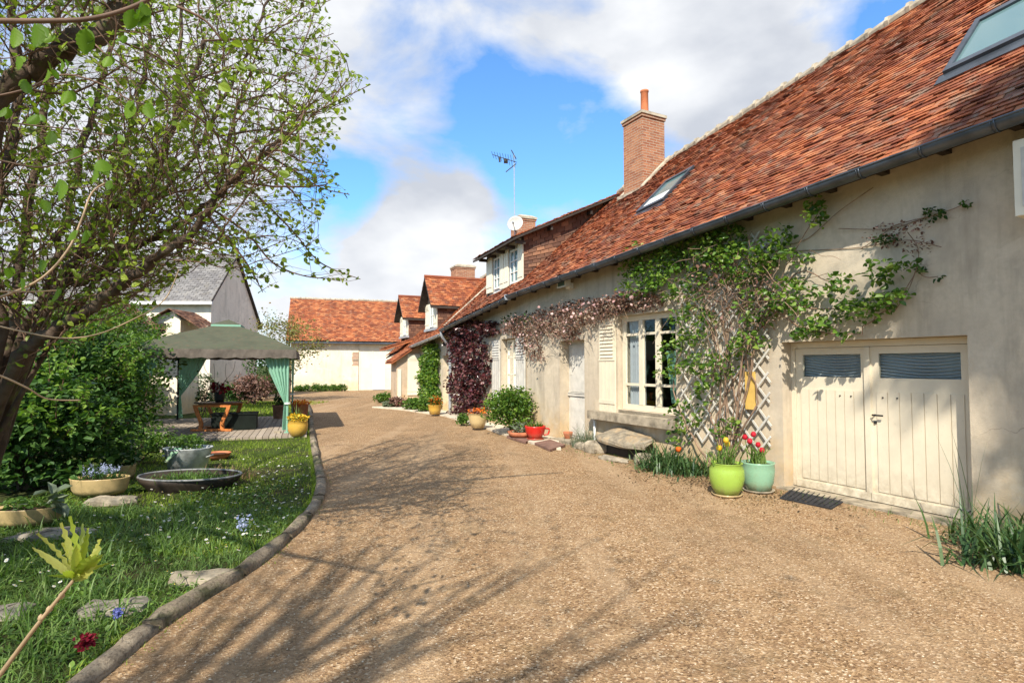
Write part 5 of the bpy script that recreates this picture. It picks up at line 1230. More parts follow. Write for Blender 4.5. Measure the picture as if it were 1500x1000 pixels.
# doormats
b = B(); q = [gnd(1142, 731), gnd(1218, 747), gnd(1238, 735), gnd(1162, 716)]; q = [np.array((p[0], p[1], .009)) for p in q]
b.prism(q, [p+np.array((0, 0, .014)) for p in q]); 
for k in range(10):
    t = (k+.5)/10; a0 = q[0]*(1-t)+q[1]*t; a1 = q[3]*(1-t)+q[2]*t; d = (a1-a0)*.06; b.tube([a0+d+np.array((0, 0, .024)), a1-d+np.array((0, 0, .024))], .006, 5)
tag(b.build('doormat', M['mat'], loc=np.mean(q, axis=0)), 'dark rubber doormat on the gravel in front of the garage doors', 'doormat')
for (P4, lb) in (([(742, 642), (770, 651), (778, 646), (750, 638)], 'small brown doormat at the edge of the paved strip by the red pot'), ([(783, 652), (806, 662), (828, 655), (806, 647)], 'brown doormat lying before the front door')):
    b = B(); q = [np.array((*gnd(x, y)[:2], .012)) for x, y in P4]; b.prism(q, [p+np.array((0, 0, .045)) for p in q]); tag(b.build('doormat', M['matbrown'], loc=np.mean(q, axis=0)), lb, 'doormat')

# ------------------------------------------------------------------ plants along the house and far garden
def bush(name, c, r, k, size, m, label, cat='shrub', group=None, lobes=5, stemm='bark', stems=5, hol=.35, asp=.6):
    c = np.asarray(c, float); t = thing(name, (c[0], c[1], 0), label, cat, group); P = [ball(c, np.array(r)*.85, k//2, hol)]
    for i in range(lobes):
        v = RNG.normal(size=3); v /= np.linalg.norm(v); v[2] = abs(v[2])*.8; q = c+v*np.array(r)*.55; P.append(ball(q, np.array(r)*(.36+.25*RNG.random()), k//(2*lobes), .4))
    P = np.vstack(P); P = P[P[:, 2] > .02]; B().leaves(P, size, asp=asp).build('foliage', m, t)
    b = B()
    for i in range(stems):
        v = ball(c, np.array(r)*.6, 1)[0]; b.tube(smoothline([np.array((c[0]+random.uniform(-.08, .08), c[1]+random.uniform(-.08, .08), 0)), (np.array((c[0], c[1], c[2]*.5))+v)/2, v], 3), [.02*r[0]+.004]*3+[.012*r[0]+.003]*3+[.004], 5)
    b.build('stems', M[stemm], t)
    return t
c = gnd(750, 636, .05); bush('round_shrub', (c[0], c[1]+.25, .62), (.66, .6, .60), 3600, .075, M['leaf_rose'], 'round glossy green shrub in front of the shuttered window', lobes=8)
c = gnd(679, 622, .05); bush('low_plant', (c[0]+.0, c[1]+.2, .17), (.22, .22, .18), 350, .07, M['leaf_mid'], 'small dark green tuft on the paved strip by the cream pot', 'plant')
for i, (x, y, rx, rz_, m, lb) in enumerate([(562, 590, .50, .26, 'leaf_mid', 'low green plant at the far end of the flower bed'), (583, 597, .50, .24, 'leaf_brown', 'brownish low bush in front of the shuttered lean-to'), (604, 601, .50, .28, 'leaf_mid', 'bright green spreading plant under the lean-to shutter'), (622, 604, .42, .30, 'leaf_rose', 'leafy green clump at the foot of the creeper column'), (570, 597, .3, .14, 'leaf_silver', 'small silvery clump at the kerb of the flower bed')]):
    p = gnd(x, y, 0); bush('bed_plant', (p[0], p[1]+.1, rz_*.8), (rx, .5, rz_), 700, .10, M[m], lb, 'plant', 'plants in the bed by the lean-to')
for i in range(6):
    p = NB.p(.5+i*.52, .45, .18); bush('border_plant', p, (.38, .3, .26+.04*(i % 3)), 420, .11, M['leaf_mid'], 'low green plant in the row against the sunlit barn wall', 'plant', 'plants along the barn wall', stems=2)
def tufts(name, c, k, spread, ln, wd, lean, m, label, cat='plant', group=None, curl=.6):
    c = np.asarray(c, float); P = c+RNG.normal(size=(k, 3))*np.array((spread, spread*.7, 0)); P[:, 2] = c[2]
    return tag(B().blades(P, ln, wd, lean, curl=curl).build(name, m, loc=c), label, cat, group)
p = H1.p(1.85, .42, 0)
tl = thing('lily_clump', p, 'dense clump of strap leaves with one orange tulip below the rose', 'plant'); B().blades(p+RNG.normal(size=(480, 3))*np.array((.20, .28, 0)), .40, .021, .6).build('leaves', M['leaf_iris'], tl)
p2 = np.array(at(994, 662, p[1]-.35)); b = B(); b.lathe(p2, [(.002, 0), (.03, .01), (.045, .05), (.03, .08), (.002, .07)], 9, wob=.2); b.build('bloom', M['f_orange'], tl, smooth=True)
b = B(); b.tube([np.array((p2[0], p2[1], .05)), p2], .004, 4); b.build('flower_stem', M['leaf_mid'], tl)
tufts('strap_leaf_plant', H1.p(1.35, .40, 0), 180, .14, .32, .018, .5, M['leaf_iris'], 'smaller strap-leaved clump directly left of the lime green pot')
p = gnd(858, 655); tufts('spiky_plant', p, 260, .15, .46, .011, .5, M['leaf_silver'], 'thin silvery spiky plant beside the front door')
bush('low_plant', (p[0]+.25, p[1]-.25, .1), (.25, .2, .12), 300, .045, M['leaf_mid'], 'low green plant between the door and the cellar rocks', 'plant')
tt = thing('tall_weed', H1.p(-2.15, .22, 0), 'tall thin grey-green weed standing at the right jamb of the garage', 'plant')
b = B(); q = H1.p(-2.15, .25, 0); b.blades(q+RNG.normal(size=(9, 3))*np.array((.02, .02, 0)), .85, .014, .14, curl=.25).build('leaves', M['leaf_silver'], tt)
B().blades(q+RNG.normal(size=(60, 3))*np.array((.15, .12, 0)), .30, .012, .6).build('low_leaves', M['leaf_mid'], tt)
for i, (x, y, k, ln, lb) in enumerate([(1478, 830, 170, .48, 'large clump of dark strap leaves at the right edge against the wall'), (1440, 800, 90, .34, 'smaller strap-leaved clump beside the garage jamb'), (1500, 770, 120, .45, 'strap-leaved clump partly cut off by the right edge')]):
    p = gnd(x, y); tufts('iris_clump', p, k, .16, ln, .024, .55, M['leaf_iris'], lb)
for i in range(7):
    p = H1.p(-2.6-.5*i, .35, 0); tufts('iris_clump', p, 110, .18, .42, .022, .55, M['leaf_iris'], 'strap-leaved clump along the house wall beyond the right edge', group='strap leaves along the wall')
# ground-hugging weeds at the foot of the wall
b = B(); P = np.array([H1.p(random.uniform(.2, 4.5), abs(random.gauss(.35, .25)), 0.005) for _ in range(900)]); b.leaves(P, .03, up=.9); P = np.array([H1.p(random.uniform(-2.1, 4.5), abs(random.gauss(.2, .15)), 0.005) for _ in range(500)]); b.blades(P, .07, .005, .6)
tag(b.build('wall_weeds', M['leaf_mid']), 'creeping weeds along the foot of the house wall', 'weeds', kind='stuff')
b = B(); P = np.array([H1.p(random.gauss(.9, .9), .25+abs(random.gauss(0, .55)), .010+.01*random.random()) for _ in range(1500)]); P = P[[(-1.9 < (p-H1.w)@H1.u < 2.2) for p in P]]; b.leaves(P, .028, up=1.2)
tag(b.build('leaf_litter', m_leaf('brown_litter', [(.05, .035, .02), (.12, .075, .04), (.16, .13, .06)], .1, .8, .1)), 'dark leaf litter strewn round the pots and doormat', 'leaf litter', kind='stuff')
# small tree beyond the gazebo, shrubs behind it
def small_tree(name, c, h, cr, k, size, m, label, cat='tree'):
    c = np.asarray(c, float); t = thing(name, c, label, cat); b = B(); P = []
    b.tube(smoothline([c, c+np.array((.05, 0, h*.35)), c+np.array((-.04, 0, h*.6)), c+np.array((.0, 0, h*.9))], 4), np.linspace(.06, .015, 13), 7)
    for i in range(26):
        z = h*(.38+.55*random.random()); a = random.random()*6.28; l_ = cr*(.6+.5*random.random())*(1.15-abs(z/h-.62)); e = c+np.array((math.cos(a)*l_, math.sin(a)*l_, z+l_*.35))
        b.tube(smoothline([c+np.array((0, 0, z)), (c+np.array((0, 0, z))+e)/2+np.array((0, 0, .08)), e], 3), np.linspace(.018, .004, 7), 4)
        P.append(e+RNG.normal(size=(k//26, 3))*cr*.2); P.append(c+np.array((0, 0, z))+(e-c-np.array((0, 0, z)))*RNG.random((k//40, 1))+RNG.normal(size=(k//40, 3))*cr*.12)
    b.build('trunk', M['bark'], t); B().leaves(np.vstack(P), size).build('crown', m, t); return t
p = gnd(420, 590); small_tree('fruit_tree', (p[0]-.3, p[1]+1, 0), 3.6, 1.35, 1500, .10, M['leaf_yellow'], 'small yellowish young tree rising beyond the gazebo in front of the barn')
p = gnd(448, 585); 
for (x, Y, z, r, m, lb) in [(372, 24, .7, (1.0, .7, .75), 'leaf_brown', 'low reddish brown shrub on the lawn behind the gazebo'), (392, 27, 1.5, (1.2, 1., 1.5), 'leaf_dark', 'tall dark green shrub against the grey gable'), (350, 24.5, .45, (.8, .5, .45), 'leaf_dark', 'low dark plant left of the reddish shrub'), (405, 28.5, .7, (.9, .7, .7), 'leaf_mid', 'mid green shrub at the right of the dark tall one'),
                            (300, 19, 1.0, (.5, .5, .5), 'leaf_silver', 'thin pale shrub seen through the left of the gazebo'), (285, 20.5, .5, (1.4, .6, .5), 'leaf_dark', 'low dark plants along the base of the grey gable')]:
    q = at(x, 535, Y); bush('garden_shrub', (q[0], Y, z), r, 1500 if m != 'leaf_silver' else 160, .11, M[m], lb)
# brick edged bed left of the deck
b = B(); b.box(gp(3.9, 2.0, .15)-np.array((.0, 0, 0)), (.16, 3.2, .32), R(19.6)); tag(b.build('brick_edging', M['brick'], loc=gp(3.9, 2, 0)), 'low old brick edging wall along the left side of the deck', 'low wall')

# big shrubs on the left
def bigshrub(name, c, r, k, size, m, label, lobes=14, asp=.62):
    t = bush(name, c, r, int(k*.8), size, m, label, lobes=lobes, stems=10, hol=.45, asp=asp)
    c = np.asarray(c, float); r = np.asarray(r, float); b = B(); P = []
    for i in range(int(34*r[0])):
        v = RNG.normal(size=3); v /= np.linalg.norm(v); v[2] = abs(v[2]); v[1] = -abs(v[1])*.8; p0 = c+v*r*.75; d = v*.6+np.array((0, 0, .7))+RNG.normal(size=3)*.25; d /= np.linalg.norm(d); ln = .25+.35*RNG.random()
        q = smoothline([p0, p0+d*ln*.6, p0+d*ln+RNG.normal(size=3)*.05], 3); b.tube(q, np.linspace(.008, .003, len(q)), 4)
        for p in q[1:]: P += list(p+RNG.normal(size=(4, 3))*.035)
    b.build('shoots', M['twig'], t); B().leaves(np.array(P), size*.75, asp=asp).build('new_growth', M['leaf_fresh'], t)
    return t
bigshrub('laurel_shrub', (-6.5, 7.7, .70), (1.45, 1.1, .9), 8000, .105, M['leaf_dark'], 'dense dark broad-leaved shrub behind the yellow planters')
bigshrub('laurel_shrub', (-8.6, 10.5, 1.25), (2.1, 1.4, 1.45), 9000, .10, M['leaf_dark'], 'taller dark green shrub behind the broad-leaved one, under the tree')
bigshrub('hazel_bush', (-8.9, 11.9, 1.6), (1.6, 1.1, 1.25), 7500, .085, M['leaf_mid'], 'light green bushy shrub hiding the left side of the gazebo')
bigshrub('garden_bush', (-7.5, 10.9, .75), (.95, .7, .75), 3500, .07, M['leaf_mid'], 'soft green bush just left of the deck')
bigshrub('garden_bush', (-10.9, 14.5, 1.9), (2.6, 1.5, 1.6), 8000, .10, M['leaf_mid'], 'broad green bush filling the left edge behind the tree trunks')
bigshrub('garden_bush', (-12.8, 16.5, 1.6), (3.4, 1.2, 1.7), 6000, .12, M['leaf_dark'], 'dark hedge-like bush in front of the outbuilding')
bush('garden_bush', (-6.25, 9.6, .35), (.6, .5, .38), 1300, .06, M['leaf_mid'], 'low green herb clump between the hyacinths and zinc tub')

# ------------------------------------------------------------------ lawn blades, weeds, daisies
def inside_garden(X, Y):
    kx = np.interp(Y, [p[1] for p in KS], [p[0] for p in KS]); return X < kx-.07
n = 60000; Y = 5+9*RNG.random(n)**1.3; X = -9+9*RNG.random(n); ok = inside_garden(X, Y) & (X > -.62*Y-1.2)
ok &= ~((X-cc_[0])**2/.62**2+(Y-cc_[1])**2/.4**2 < 1)
rel = np.stack([X, Y], -1)-GR[:2]; dk = (rel@GD[:2] > -.64) & (rel@GX[:2] < .5) & (rel@GX[:2] > -5.2); ok &= ~dk
pn = np.sin(X*2.3+Y*1.1)*np.sin(Y*2.9-X)+.6*np.sin(X*7+Y*3)*np.sin(Y*8); ok &= (pn > -.15) | (RNG.random(n) < .28)
P = np.stack([X, Y, np.zeros(n)], -1)[ok]
tag(B().blades(P, .060, .007, .55).build('lawn_grass', M['grass']), 'short lawn grass with worn patches between the kerb and the pots', 'grass', kind='stuff')
n = 16000; Y = 17+9*RNG.random(n); X = -15+12*RNG.random(n); ok = inside_garden(X, np.minimum(Y, 23)) & (X > -.52*Y-.5) & (X < -.30*Y)
rel = np.stack([X, Y], -1)-GR[:2]; ok &= ~((rel@GD[:2] < 4.95) & (rel@GX[:2] > -5.2))
tag(B().blades(np.stack([X, Y, np.zeros(n)], -1)[ok], .09, .018, .5).build('far_lawn_grass', M['grass']), 'bright green lawn beyond the gazebo', 'grass', kind='stuff')
n = 26000; Y = 1.6+5.*RNG.random(n); X = -5.5+4*RNG.random(n); ok = inside_garden(X, Y) & (X > -.95*Y-.6)
P = np.stack([X, Y, np.zeros(n)], -1)[ok]; B1_ = B().blades(P, .085, .006, .6)
cen = [(random.uniform(-5.4, -2.4), random.uniform(2.0, 6.6)) for _ in range(150)]
for (x, y) in cen:
    if not inside_garden(np.array([x+.12]), np.array([y]))[0]: continue
    if x > -2.9 and y > 5: continue
    k = random.randint(14, 34); P = np.array((x, y, 0))+RNG.normal(size=(k, 3))*np.array((.05, .05, 0)); B1_.blades(P, random.uniform(.16, .27), .009, .75, curl=.55)
tag(B1_.build('long_grass', M['leaf_spiky']), 'long arching grass and bulb leaves in the foreground garden', 'grass', kind='stuff')
kp = KS[(KS[:, 1] > 1.5) & (KS[:, 1] < 15)]; ii = RNG.integers(0, len(kp)-1, 2600); tt_ = RNG.random((2600, 1)); kq = kp[ii]*(1-tt_)+kp[ii+1]*tt_; kq[:, 0] += -.075-.05*RNG.random(2600)
bk_ = B().blades(kq, .085, .006, .9, az=RNG.normal(size=2600)*1.1); kq2 = kq[:500].copy(); kq2[:, 0] += .16+.10*RNG.random(500)**2; bk_.blades(kq2[np.sin(kq2[:, 1]*4) > .2], .035, .005, .8)
tag(bk_.build('kerb_grass', M['grass']), 'grass tufts leaning over the kerb edge', 'grass', kind='stuff')
n = 15000; Y = 1.8+6*RNG.random(n); X = -6+4.2*RNG.random(n); ok = inside_garden(X, Y)
nz = np.sin(X*3.1)*np.sin(Y*2.7+1)+.4*np.sin(X*9+Y*7); ok &= nz > -.2
B2_ = B().leaves(np.stack([X, Y, .02+.03*RNG.random(n)], -1)[ok], .028, up=1.4, asp=.9)
tag(B2_.build('ground_cover', M['leaf_mid']), 'small round-leaved weeds carpeting the foreground bed', 'ground cover', kind='stuff')
b = B(); k = 0; DC = []
while k < 330:
    x, y = random.uniform(-5, -2.3), random.uniform(3.6, 11.5)
    if random.random() > math.exp(-((x+3.1)/1.0)**2)*math.exp(-((y-7.2)/2.4)**2)*1.2+.05: continue
    if not inside_garden(np.array([x+.05]), np.array([y]))[0]: continue
    q = np.array((x, y, .06+random.random()*.02)); r = .011+random.random()*.005; tl_ = RNG.normal(size=2)*.25; m = 8
    V = [q+np.array((r*math.cos(6.283*j/m), r*math.sin(6.283*j/m), .002+r*(tl_[0]*math.cos(6.283*j/m)+tl_[1]*math.sin(6.283*j/m)))) for j in range(m)]; b.poly(V); DC.append(q); k += 1
tag(b.build('daisies', M['f_white']), 'white daisies dotted over the lawn near the kerb', 'daisies', kind='stuff')
b = B()
for q in DC: b.lathe(q+np.array((0, 0, .003)), [(.0045, 0), (.003, .003), (.0005, .004)], 6)
tag(b.build('daisy_centres', M['f_yellow']), 'yellow centres of the lawn daisies', 'daisies', kind='stuff')
def spike(c, h, r, k, m, label, name='flower_spike', sz=.018):
    c = np.asarray(c, float); t = thing(name, (c[0], c[1], 0), label, 'flower'); b = B(); b.tube([np.array((c[0], c[1], 0)), c], .003, 4); b.build('stem', M['leaf_mid'], t)
    P = c+np.stack([RNG.normal(size=k)*r, RNG.normal(size=k)*r, (RNG.random(k)-.3)*h], -1); B().leaves(P, sz, asp=.9, up=0).build('petals', m, t); return t
p = gnd(171, 925); spike((p[0], p[1], .10), .06, .010, 90, M['f_blue'], 'single deep blue grape hyacinth beside the dark foreground stone')
p = gnd(356, 785); spike((p[0], p[1], .11), .12, .03, 80, M['f_pale'], 'pale violet-blue flower in the lawn', sz=.025)
p = gnd(125, 975); spike((p[0], p[1], .12), .055, .02, 110, M['f_dark'], 'dark crimson flower head in the bottom left corner', sz=.022)

# ------------------------------------------------------------------ the big tree on the left
PG = [(430, -400), (470, -60), (478, 20), (497, 60), (515, 95), (546, 122), (515, 150), (495, 200), (480, 240), (512, 285), (482, 300), (465, 335), (485, 372), (532, 408), (500, 415), (430, 400), (395, 430), (340, 415), (300, 385), (250, 420), (200, 470), (130, 505), (0, 545), (-900, 700), (-900, -900), (430, -900)]
def in_crown(p):
    q = proj(p)
    if q is None: return True
    x, y = q
    if x < 0 or y < 0: 
        if y < -700: return False
        if x < 0: return True
    c = False; j = len(PG)-1
    for i in range(len(PG)):
        xi, yi = PG[i]; xj, yj = PG[j]
        if (yi > y) != (yj > y) and x < (xj-xi)*(y-yi)/(yj-yi)+xi: c = not c
        j = i
    return c
tree = thing('mulberry_tree', (-4.6, 4.4, 0), 'spreading multi-stemmed tree with mossy limbs and fresh spring leaves at the left', 'tree')
trunk = B(); twig = B(); leafP = []
def V3(*a): return np.array(a, float)
root = V3(-4.75, 4.5, 0)
def limb(px, depths, r0, r1, rooted=True):
    P = [at(x, y, d) for (x, y), d in zip(px, depths)]
    if rooted: P = [root+V3(random.uniform(-.5, .35), random.uniform(-.5, .6), -.05)]+P
    P = smoothline(P, 6); P[2:] += RNG.normal(size=P[2:].shape)*.012
    rr = np.linspace(r0*.54, r1*.9, len(P)); trunk.tube(P, rr*(1+.10*RNG.normal(size=len(P))), 9); return P, rr
LI = []
def LL(*a, **k): LI.append(limb(*a, **k))
LL([(0, 574), (36, 508), (75, 448), (99, 400), (132, 340), (144, 310), (180, 292), (230, 230), (270, 150), (300, 60)], [4.4, 4.4, 4.45, 4.5, 4.6, 4.7, 4.8, 5, 5.2, 5.4], .085, .02)
LL([(20, 545), (54, 502), (120, 460), (168, 424), (210, 394), (249, 361), (276, 343), (310, 300), (350, 255), (400, 215)], [4.3, 4.25, 4.2, 4.15, 4.1, 4.05, 4, 3.95, 3.9, 3.9], .095, .018)
LL([(75, 448), (114, 418), (168, 388), (186, 370), (234, 343), (270, 322), (310, 290), (330, 230), (350, 150)], [4.5, 4.55, 4.6, 4.65, 4.7, 4.75, 4.8, 4.9, 5.1], .07, .016)
LL([(-60, 400), (-30, 250), (0, 144), (45, 102), (99, 72), (150, 48), (185, 0), (240, -80)], [3.9, 3.6, 3.4, 3.4, 3.4, 3.45, 3.5, 3.6], .12, .06)
LL([(-10, 560), (20, 450), (40, 330), (60, 200), (80, 80), (90, -60), (100, -200)], [4.6, 4.8, 5, 5.2, 5.4, 5.5, 5.6], .09, .03)
LL([(30, 500), (80, 390), (110, 260), (140, 150), (160, 60), (175, -60)], [4.7, 4.9, 5.1, 5.3, 5.5, 5.7], .07, .022)
LL([(60, 470), (120, 370), (170, 270), (195, 170), (215, 80), (225, -40)], [4.9, 5.1, 5.4, 5.6, 5.8, 6.], .06, .02)
LL([(75, 448), (140, 360), (200, 280), (250, 190), (262, 90), (270, -30)], [5, 5.2, 5.4, 5.6, 5.8, 6.], .05, .018)
LL([(120, 440), (200, 330), (280, 230), (330, 140), (370, 60), (400, -20)], [4.6, 4.7, 4.9, 5.1, 5.3, 5.5], .045, .012)
LL([(0, 520), (-20, 380), (10, 240), (25, 120), (20, -20), (30, -150)], [4.3, 4.3, 4.4, 4.5, 4.6, 4.7], .08, .03)
LL([(-90, 450), (-100, 200), (-60, 0), (0, -200), (120, -350)], [3.8, 3.3, 3., 2.9, 2.9], .10, .03)
LL([(-200, 500), (-260, 200), (-300, -100), (-280, -400)], [3.8, 3.2, 2.8, 2.6], .10, .03)
LL([(-60, 520), (-80, 330), (-150, 100), (-200, -200)], [4.4, 4.6, 4.9, 5.2], .10, .03)
for (pts, r0) in (([V3(-4.9, 3.4, 2.2), V3(-4.2, 2.0, 3.6), V3(-3.4, .6, 4.4), V3(-2.4, -.6, 5.0)], .08), ([V3(-5.2, 3.6, 2.5), V3(-4.8, 1.5, 4.0), V3(-4.4, -.6, 5.2)], .07), ([V3(-4.3, 3.8, 2.4), V3(-3.2, 3.2, 4.2), V3(-1.9, 2.6, 5.6), V3(-1.0, 2.2, 6.4)], .07), ([V3(-4.4, 4.0, 2.6), V3(-3.6, 3.8, 4.8), V3(-2.6, 3.9, 6.6)], .06)):
    P = smoothline([root]+pts, 6); rr = np.linspace(r0, .02, len(P)); trunk.tube(P, rr, 8); LI.append((P, rr))
def norm(v): return v/(np.linalg.norm(v)+1e-9)
def grow(p, d, ln, r, lvl, near=False):
    k = max(4, int(ln/.09)); P = [p]; st = ln/k
    for i in range(k):
        d = norm(d+RNG.normal(size=3)*(.16 if lvl == 1 else .2)+V3(0, 0, .03)); q = P[-1]+d*st
        if not in_crown(q): break
        P.append(q)
    if len(P) < 3: return
    P = np.array(P); rr = np.linspace(r, r*.35, len(P)); (twig).tube(P, rr, 5 if lvl == 1 else 3, False)
    if lvl == 1:
        for i in range(1, len(P)):
            for _ in range(1):
                t = norm(P[i]-P[i-1]); v = norm(RNG.normal(size=3)); v = norm(v-t*(v@t)); grow(P[i], norm(t*.8+v*.75), ln*(.22+.28*RNG.random()), r*.36, 2)
    if lvl == 2:
        stp = .055
        L_ = np.linalg.norm(np.diff(P, axis=0), axis=1); 
        for i in range(1, len(P)):
            if RNG.random() < .60: leafP.append(P[i]+RNG.normal(size=3)*.008)
            if RNG.random() < .08: leafP.append((P[i]+P[i-1])/2+RNG.normal(size=3)*.02)
for (P, rr) in LI:
    m = len(P); st = 8 if len(P) > 20 else 6
    for i in range(st, m):
        for _ in range(3 if rr[i] < .045 else 2):
            if RNG.random() < (.66 if i < m*.45 else .76): continue
            t = norm(P[i]-P[i-1]); v = RNG.normal(size=3); v[0] += .35; v[2] += .25; v = norm(v-t*(v@t)); d = norm(t*.65+v*.8)
            grow(P[i], d, .65+1.15*RNG.random()*(1.15 if i > m*.6 else 1), .004+.006*RNG.random(), 1)
# long arching sprays at the right rim of the crown
for (px, dp_) in (([(350, 150), (400, 140), (450, 165), (490, 150), (543, 124)], 4.3), ([(330, 250), (380, 290), (430, 340), (470, 385), (528, 409)], 4.2), ([(300, 300), (360, 340), (400, 385), (450, 405), (505, 408)], 4.1), ([(380, 220), (430, 250), (470, 275), (512, 285)], 4.3), ([(300, 60), (380, 60), (440, 80), (500, 95)], 4.6), ([(320, -20), (400, -10), (460, 5), (485, 0)], 4.8), ([(320, 200), (400, 190), (450, 210), (478, 240)], 4.4), ([(300, 310), (350, 370), (370, 400), (385, 428)], 4.0), ([(280, 120), (350, 100), (430, 120), (480, 140)], 4.8)):
    P = smoothline([at(x, y, dp_+.1*i) for i, (x, y) in enumerate(px)], 7); twig.tube(P, np.linspace(.010, .003, len(P)), 5, False)
    for i in range(3, len(P)):
        leafP.append(P[i])
        if RNG.random() < .6: t = norm(P[i]-P[i-1]); grow(P[i], norm(t*.7+RNG.normal(size=3)*.5), .25+.25*RNG.random(), .003, 2)
trunk.build('trunk', M['bark'], tree, smooth=True)
twig.build('twigs', M['twig'], tree)
LP = np.array(leafP); LP = LP[[in_crown(p) for p in LP]]
print('tree leaves', len(LP), 'twig verts', twig.n)
B().leaves(LP, .044, up=.3, asp=.72, droop=.35).build('crown', M['leaf_tree'], tree)
def near_leaf(b, q, d, s, ws=1.):
    sd_ = norm(np.cross(d, V3(random.uniform(-.8, .8), 1, random.uniform(-.3, .3)))); nn = np.cross(sd_, d); V = []; m = 13; fo = random.uniform(.12, .4)
    for i in range(m):
        t = i/(m-1); w = ws*s*.42*math.sin(math.pi*min(1, t**.72))**.8*(1.06 if i % 2 else .94)+.0003; c = q+d*s*t-nn*s*.12*t*t
        for u in (-1, -.5, 0, .5, 1): V.append(c+sd_*w*u+nn*(abs(u)*w*fo+(.045*s if (i+(abs(u) > .4)) % 2 else 0))+d*abs(u)*w*.3)
    b.add(V, [(i*5+j, i*5+j+1, (i+1)*5+j+1, (i+1)*5+j) for i in range(m-1) for j in range(4)])
# boughs that hang close to the viewer
nb_ = B(); pale = B(); nl = []
for (px, d, r, pl_) in (([(-60, 30), (0, 31), (60, 31), (130, 28), (190, 12), (245, -15), (300, -40)], 1.55, .0085, 0), ([(-40, 440), (0, 435), (60, 408), (100, 365), (120, 320), (135, 282), (160, 265)], 1.7, .0045, 1), ([(-40, 430), (0, 427), (50, 427), (85, 425)], 1.5, .0028, 1), ([(-40, 540), (0, 550), (40, 568), (70, 584), (118, 586)], 1.3, .0028, 1),
                       ([(-30, 470), (30, 485), (90, 495), (140, 490), (190, 470), (240, 440), (262, 395)], 2.2, .0035, 1), ([(-30, 175), (60, 185), (110, 190), (170, 200)], 2.0, .003, 0), ([(0, 235), (60, 245), (110, 232), (140, 220), (180, 225)], 1.8, .003, 0), ([(0, 140), (40, 130), (90, 110), (140, 120), (200, 150), (260, 155)], 2.1, .004, 0), ([(150, 0), (170, 30), (165, 70), (150, 110)], 1.9, .0025, 0), ([(260, 10), (300, 30), (325, 60)], 1.9, .005, 0), ([(0, 265), (60, 272), (100, 275), (160, 272)], 2.0, .0025, 0)):
    P = smoothline([at(x, y, d+.04*i) for i, (x, y) in enumerate(px)], 6); B().tube(P, np.linspace(r, r*.6, len(P)), 7, True).build('young_shoot' if pl_ else 'near_bough', M['twig_pale' if pl_ else 'twig'], tree, smooth=True)
b = B()
for (x, y, s, d) in [(50, 42, .060, 1.55), (20, 48, .055, 1.6), (125, 50, .060, 1.6), (205, 12, .062, 1.6), (212, 30, .055, 1.6), (195, 22, .05, 1.6), (85, 270, .062, 1.6), (148, 240, .060, 1.7), (140, 250, .05, 1.7), (75, 200, .05, 1.9), (190, 155, .055, 1.9), (215, 158, .05, 1.9), (25, 90, .045, 1.9), (70, 110, .045, 1.9), (100, 140, .05, 2), (60, 300, .045, 1.9), (110, 225, .045, 1.9), (35, 125, .04, 1.8), (160, 90, .04, 1.9), (55, 175, .045, 1.9), (8, 165, .05, 1.8), (168, 205, .045, 1.8), (130, 150, .04, 2.1), (90, 95, .04, 2.1), (58, 388, .04, 1.7), (125, 345, .04, 1.8), (30, 415, .03, 1.5), (84, 430, .035, 1.5), (110, 345, .035, 1.7), (160, 272, .03, 1.9), (10, 400, .03, 1.7), (180, 60, .04, 2), (75, 60, .03, 1.7)]:
    near_leaf(b, at(x, y-8, d), norm(V3(random.uniform(-.7, .7), random.uniform(-.5, .5), -1)), s*1.15, .78); near_leaf(b, at(x+4, y-8, d+.02), norm(V3(random.uniform(-1, 1), random.uniform(-.5, .5), -.8)), s*.8, .7)
b.build('near_leaves', M['leaf_near'], tree, smooth=True)
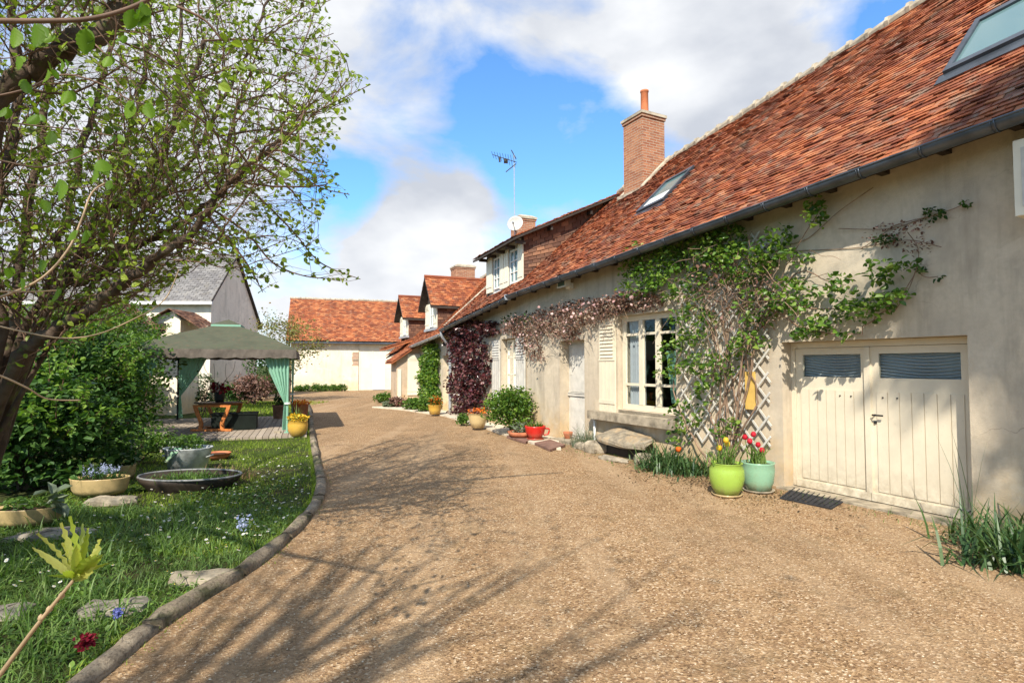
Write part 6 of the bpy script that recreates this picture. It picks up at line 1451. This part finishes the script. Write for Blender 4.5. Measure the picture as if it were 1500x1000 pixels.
# budding sapling shoot in the bottom-left corner
c0 = at(-20, 1000, 1.35); sh = thing('lilac_shoot', (c0[0], c0[1], 0), 'pale leafing shoot with a fresh green bud cluster in the bottom left foreground', 'sapling')
b = B(); e0, e1 = at(107, 850, 1.30), at(-40, 1040, 1.36); kk = e1[2]/(e0[2]-e1[2]); P = smoothline([e1+(e1-e0)*kk, e1+(e1-e0)*kk*.5, e1, at(22, 958, 1.335), at(62, 905, 1.31), e0], 4); b.tube(P, np.linspace(.007, .0036, len(P)), 8)
for (x, y) in ((60, 905), (72, 893), (90, 873)): q = at(x, y, 1.31); b.lathe(q-V3(0, 0, .006), [(.001, 0), (.007, .005), (.005, .012), (.001, .016)], 7)
b.build('stem', M['twig_pale'], sh, smooth=True)
b = B(); q0 = at(108, 850, 1.30)
for (x, y, wd) in [(72, 782, .9), (66, 815, .7), (98, 765, .9), (112, 757, .8), (135, 782, .9), (163, 785, 1.1), (128, 812, .7), (86, 838, .6), (140, 838, .7), (118, 790, .6), (95, 800, .6), (152, 810, .8), (100, 828, .5), (120, 770, .8), (60, 800, .7), (160, 828, .5), (76, 850, .5)]:
    tip = at(x, y, 1.30+random.uniform(-.10, .07)); d = tip-q0; ln = np.linalg.norm(d)*1.05; near_leaf(b, q0+V3(random.uniform(-.004, .004), 0, random.uniform(-.004, .01)), norm(d+V3(0, random.uniform(-.03, .03), 0)), ln, wd*.24)
b.build('bud_leaves', m_leaf('yellow_green_bud', [(.30, .38, .05), (.46, .54, .09), (.56, .52, .18)], .5), sh, smooth=True)

# unseen trees added behind the viewer to shade the near wall and gravel
def shade_tree(c, h, cz, r, k, size, label, nbr=40):
    c = V3(*c); t = thing('added_shade_tree', c, label, 'tree'); b = B(); b.tube(smoothline([c, c+V3(.1, .05, h*.4), c+V3(0, -.1, h*.8)], 5), np.linspace(.2, .06, 11), 8); P = []
    for i in range(nbr):
        v = RNG.normal(size=3); v = norm(v); e = c+V3(0, 0, cz)+v*np.array(r)*(.6+.4*RNG.random()); z = c+V3(0, 0, cz*.55+.5*random.random()*(cz))
        b.tube(smoothline([z, (z+e)/2+V3(0, 0, .2), e], 3), np.linspace(.035, .008, 7), 4); P.append(e+RNG.normal(size=(k//nbr, 3))*np.array(r)*.22)
    b.build('trunk', M['bark'], t); B().leaves(np.vstack(P), size).build('crown', M['leaf_mid'], t)
shade_tree((2.0, -6.24, 0), 13, 14.4, (.95, .95, 1.0), 4500, .16, 'unseen tall leafy tree added behind the viewpoint to shade the wall')
shade_tree((2.5, -6.6, 0), 11, 12.3, (1.1, .9, 1.0), 800, .13, 'unseen sparse crown added behind the viewpoint to dapple the wall')
shade_tree((-3.2, -4.2, 0), 7, 7.0, (3.4, 2.8, 1.7), 700, .08, 'unseen half-bare tree added behind the viewpoint to mottle the drive with shade', 90)
shade_tree((-6.0, -1.0, 0), 6, 5.8, (1.8, 2.4, 1.5), 600, .08, 'unseen half-bare tree added left of the garden for its shade', 60)
for o in bpy.data.objects:
    if '_o' in o: del o['_o']
